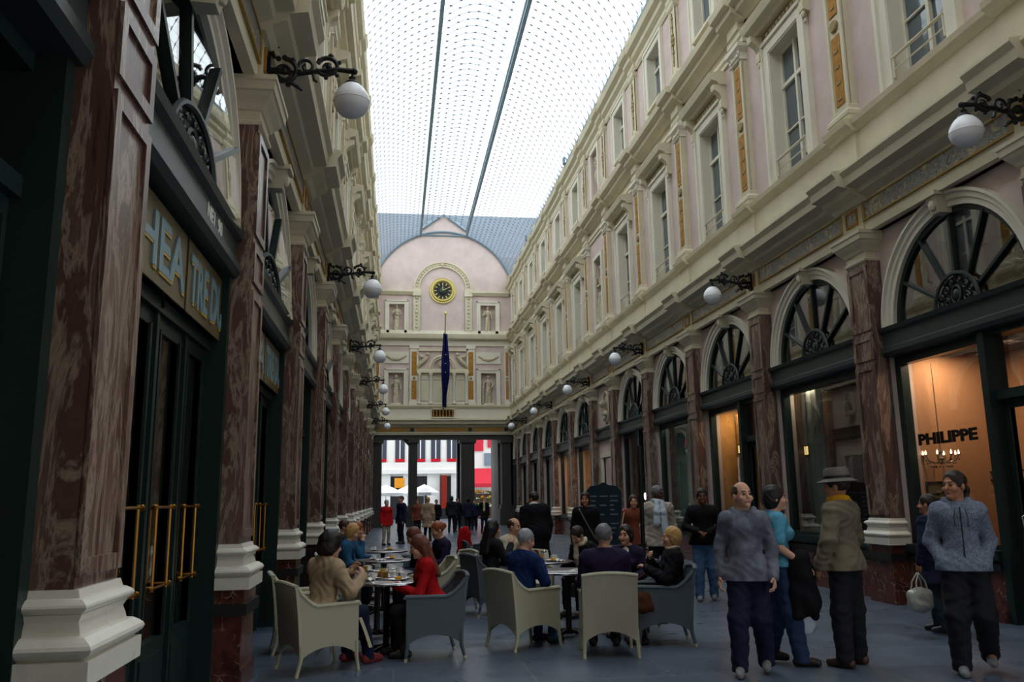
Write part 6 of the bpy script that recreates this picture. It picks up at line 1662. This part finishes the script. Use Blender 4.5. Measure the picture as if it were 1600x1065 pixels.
def cbag(F): F.cap((-.06, 0, -.03), (.06, 0, -.03), .055, k=.03, flat=((0, 1, 0), .6)); F.cap((-.05, 0, .03), (.05, 0, .03), .05, k=.02, flat=((0, 1, 0), .6))
t = blob('handbag', 'cream bag at the hip of the woman left of the tweed jacket man', 'bag', (4.08, 14.86, .92), cbag, ['cream_cloth'], 'pouch', .012)
m = MB(); m.tube([(-.1, 0, .05), (0, .06, .4)], .01, 5); obj('strap', m, 'cream_cloth', t, smooth=True)
t = thing('cloth_belt', 'striped cream scarf ends trailing from the trench coat over the chair arm', 'scarf', (-.42, 8.75, .60)); m = MB(); A = [[(.02*i*1.0+.03*math.sin(j), -.05+.10*j/6, -.035*i*(1+.04*i)+.01*math.sin(j*2)) for j in range(7)] for i in range(10)]
m.solid(A, [[(p[0]+.006, p[1], p[2]-.008) for p in r] for r in A]); obj('cloth', m, 'cream_cloth', t, smooth=50)

# menu board, closed parasol pole, tall planter
t = thing('menu_board', 'tall dark blue menu board on an easel beyond the man with the bag strap', 'board', (4.62, 18.6, 0), .12)
m = MB(); m.box(-.42, .42, -.03, .03, .55, 1.72); m.extrude([(-.42, 1.72), (.42, 1.72), (.3, 1.84), (.12, 1.86), (0, 1.92), (-.12, 1.86), (-.3, 1.84)], 1, -.03, .03); obj('board', m, 'dark_teal', t)
m = MB(); ring_rect(m, 0, 0, 0, 0, 0, 0, 0); m = MB()
for x in (-.4, .4): m.tube([(x, .0, 1.7), (x*1.05, -.12, 0)], .018, 6); m.tube([(x, .02, 1.6), (x, .35, 0)], .016, 6)
obj('easel', m, 'iron', t)
m = MB(); random.seed(5)
for i in range(9):
    for j in range(3):
        if random.random() < .8: m.box(-.34+.24*j, -.34+.24*j+random.uniform(.08, .2), -.034, -.03, 1.6-.1*i, 1.63-.1*i)
obj('chalk_lines', m, 'slate', t)
t = thing('parasol_pole', 'dark upright parasol pole standing behind the smiling woman at the right tables', 'pole', (3.22, 10.9, 0)); m = MB(); m.tube([(0, 0, .06), (0, 0, 2.25)], .03, 10); obj('pole', m, 'iron', t, smooth=True)
m = MB(); m.box(-.22, .22, -.22, .22, 0, .06); obj('base', m, 'iron', t); 
glow('tube_light', (1, 1, .85, 1), 5)
t = thing('light_tube', 'short slanting white light tube glowing in a dark window beside the menu board', 'lamp', (7.55, 25.2, 1.15)); m = MB(); m.tube([(0, .12, 0), (0, -.12, .55)], .035, 8); obj('tube', m, 'tube_light', t, smooth=True); m = MB(); m.box(-.03, .03, -.16, .16, -.3, 0); obj('stand', m, 'iron', t)

# ------------------------------------------------------------------ stone statues and the bust
def statue(label, loc, rz, h, pose=0):
    t = thing('statue', label, 'statue', loc, rz, None); k = h/1.75
    F = Field(V3(-.45, -.35, -.02), V3(.5, .35, 1.95), .022)
    F.cap((0, 0, .95), (.03, .02, .1), .14, .19, .05, ((0, 1, 0), .7)); F.cap((0, 0, .95), (0, 0, 1.3), .12, .15, .05, ((0, 1, 0), .7)); F.cap((-.15, 0, 1.4), (.15, 0, 1.4), .07, k=.05)
    F.cap((0, 0, 1.42), (0, 0, 1.55), .055, k=.03); F.ell((0, .01, 1.66), (.085, .1, .115), .02); F.cap((.03, .05, .9), (.12, .14, .1), .09, .07, .04)
    if pose == 0: F.cap((.18, 0, 1.4), (.28, .05, 1.15), .05, .045); F.cap((.28, .05, 1.15), (.1, .18, 1.25), .045, .035); F.cap((-.18, 0, 1.4), (-.26, .02, 1.12), .05, .045); F.cap((-.26, .02, 1.12), (-.27, .1, .88), .045, .035)
    elif pose == 1: F.cap((-.18, 0, 1.4), (-.30, .05, 1.16), .05, .045); F.cap((-.30, .05, 1.16), (-.14, .14, 1.02), .045, .035); F.cap((.18, 0, 1.4), (.27, .02, 1.15), .05, .045); F.cap((.27, .02, 1.15), (.3, .1, .9), .045, .035); F.cap((.32, .08, 1.0), (.33, .08, .05), .04, .07, .03)
    else: F.cap((.18, 0, 1.4), (.25, .1, 1.2), .05, .045); F.cap((.25, .1, 1.2), (.06, .17, 1.36), .045, .035); F.cap((-.18, 0, 1.4), (-.25, .08, 1.15), .05, .04); F.cap((-.25, .08, 1.15), (.0, .17, 1.1), .04, .035)
    F.folds(.016, 18, pose); F.plane((0, 0, -1), -.03)
    me = F.mesh('figure', ['stone_relief']); me.transform(Matrix.Scale(k, 4)); o = bpy.data.objects.new('figure', me); COL.objects.link(o); o.parent = t
    m = MB(); m.box(-.28*k, .3*k, -.2*k, .2*k, -.08, .05*k); obj('plinth', m, 'cream_light', t)
statue('stone statue of a draped figure in the upper left niche of the end wall', (-.05, YE+.08, 12.2), PI, 1.75, 2)
statue('stone statue of a draped figure in the upper right niche of the end wall', (5.82, YE+.08, 12.2), PI, 1.75, 0)
statue('stone statue with a raised arm in the lower left niche of the end wall', (-.05, YE+.08, 7.56), PI, 1.85, 0)
statue('stone statue with hand on hip, lower right niche of the end wall', (5.82, YE+.08, 7.56), PI, 1.85, 1)
YN = (PY[5]+PY[6])/2
for s_, sx in (('right', 1), ('left', -1)):
    xw = XR+.30 if sx > 0 else XL-.30
    statue('tall stone statue in the first floor niche of the %s side wall' % s_, (xw, YN, 7.74), sx*PI/2, 2.3, 2)
    # medallion bust
    x0 = XR+.25 if sx > 0 else XL-.25
    t = thing('bust_medallion', 'oval stone medallion with a portrait bust above the narrow doorway, %s wall' % s_, 'bust', (x0, YN, 4.75), sx*PI/2)
    F = Field(V3(-.4, -.1, -.6), V3(.4, .4, .5), .02); F.ell((0, .14, .12), (.11, .13, .15), .03); F.cap((0, .1, .0), (0, .1, -.12), .06, .07, .03); F.cap((-.18, .06, -.22), (.18, .06, -.22), .09, k=.06); F.ell((0, .08, -.38), (.10, .08, .12), .05); F.folds(.008, 30)
    me = F.mesh('bust', ['stone_relief']); o = bpy.data.objects.new('bust', me); COL.objects.link(o); o.parent = t
    m = MB(); m.tube([(.38*math.cos(q), .02, .02+.55*math.sin(q)) for q in [i*PI/16 for i in range(32)]], .05, 6, closed=True); obj('oval_frame', m, 'cream', t, smooth=True)
    t = thing('stone_vase', 'carved stone ornament in the second floor niche of the %s side wall' % s_, 'ornament', (xw, YN, 12.78), 0)
    m = MB(); m.lathe([(.14, 0), (.14, .1), (.06, .15), (.05, .3), (.16, .5), (.2, .8), (.13, 1.0), (.17, 1.1), (.1, 1.2)], (0, 0, 0), 14); obj('vase', m, 'stone_relief', t, smooth=True)
    m = MB()
    for i in range(22): a = i*2.4; m.ball((.13*math.cos(a), .13*math.sin(a), 1.15+.018*i), .06, 6, 4)
    obj('carved_flowers', m, 'stone_relief', t, smooth=True)
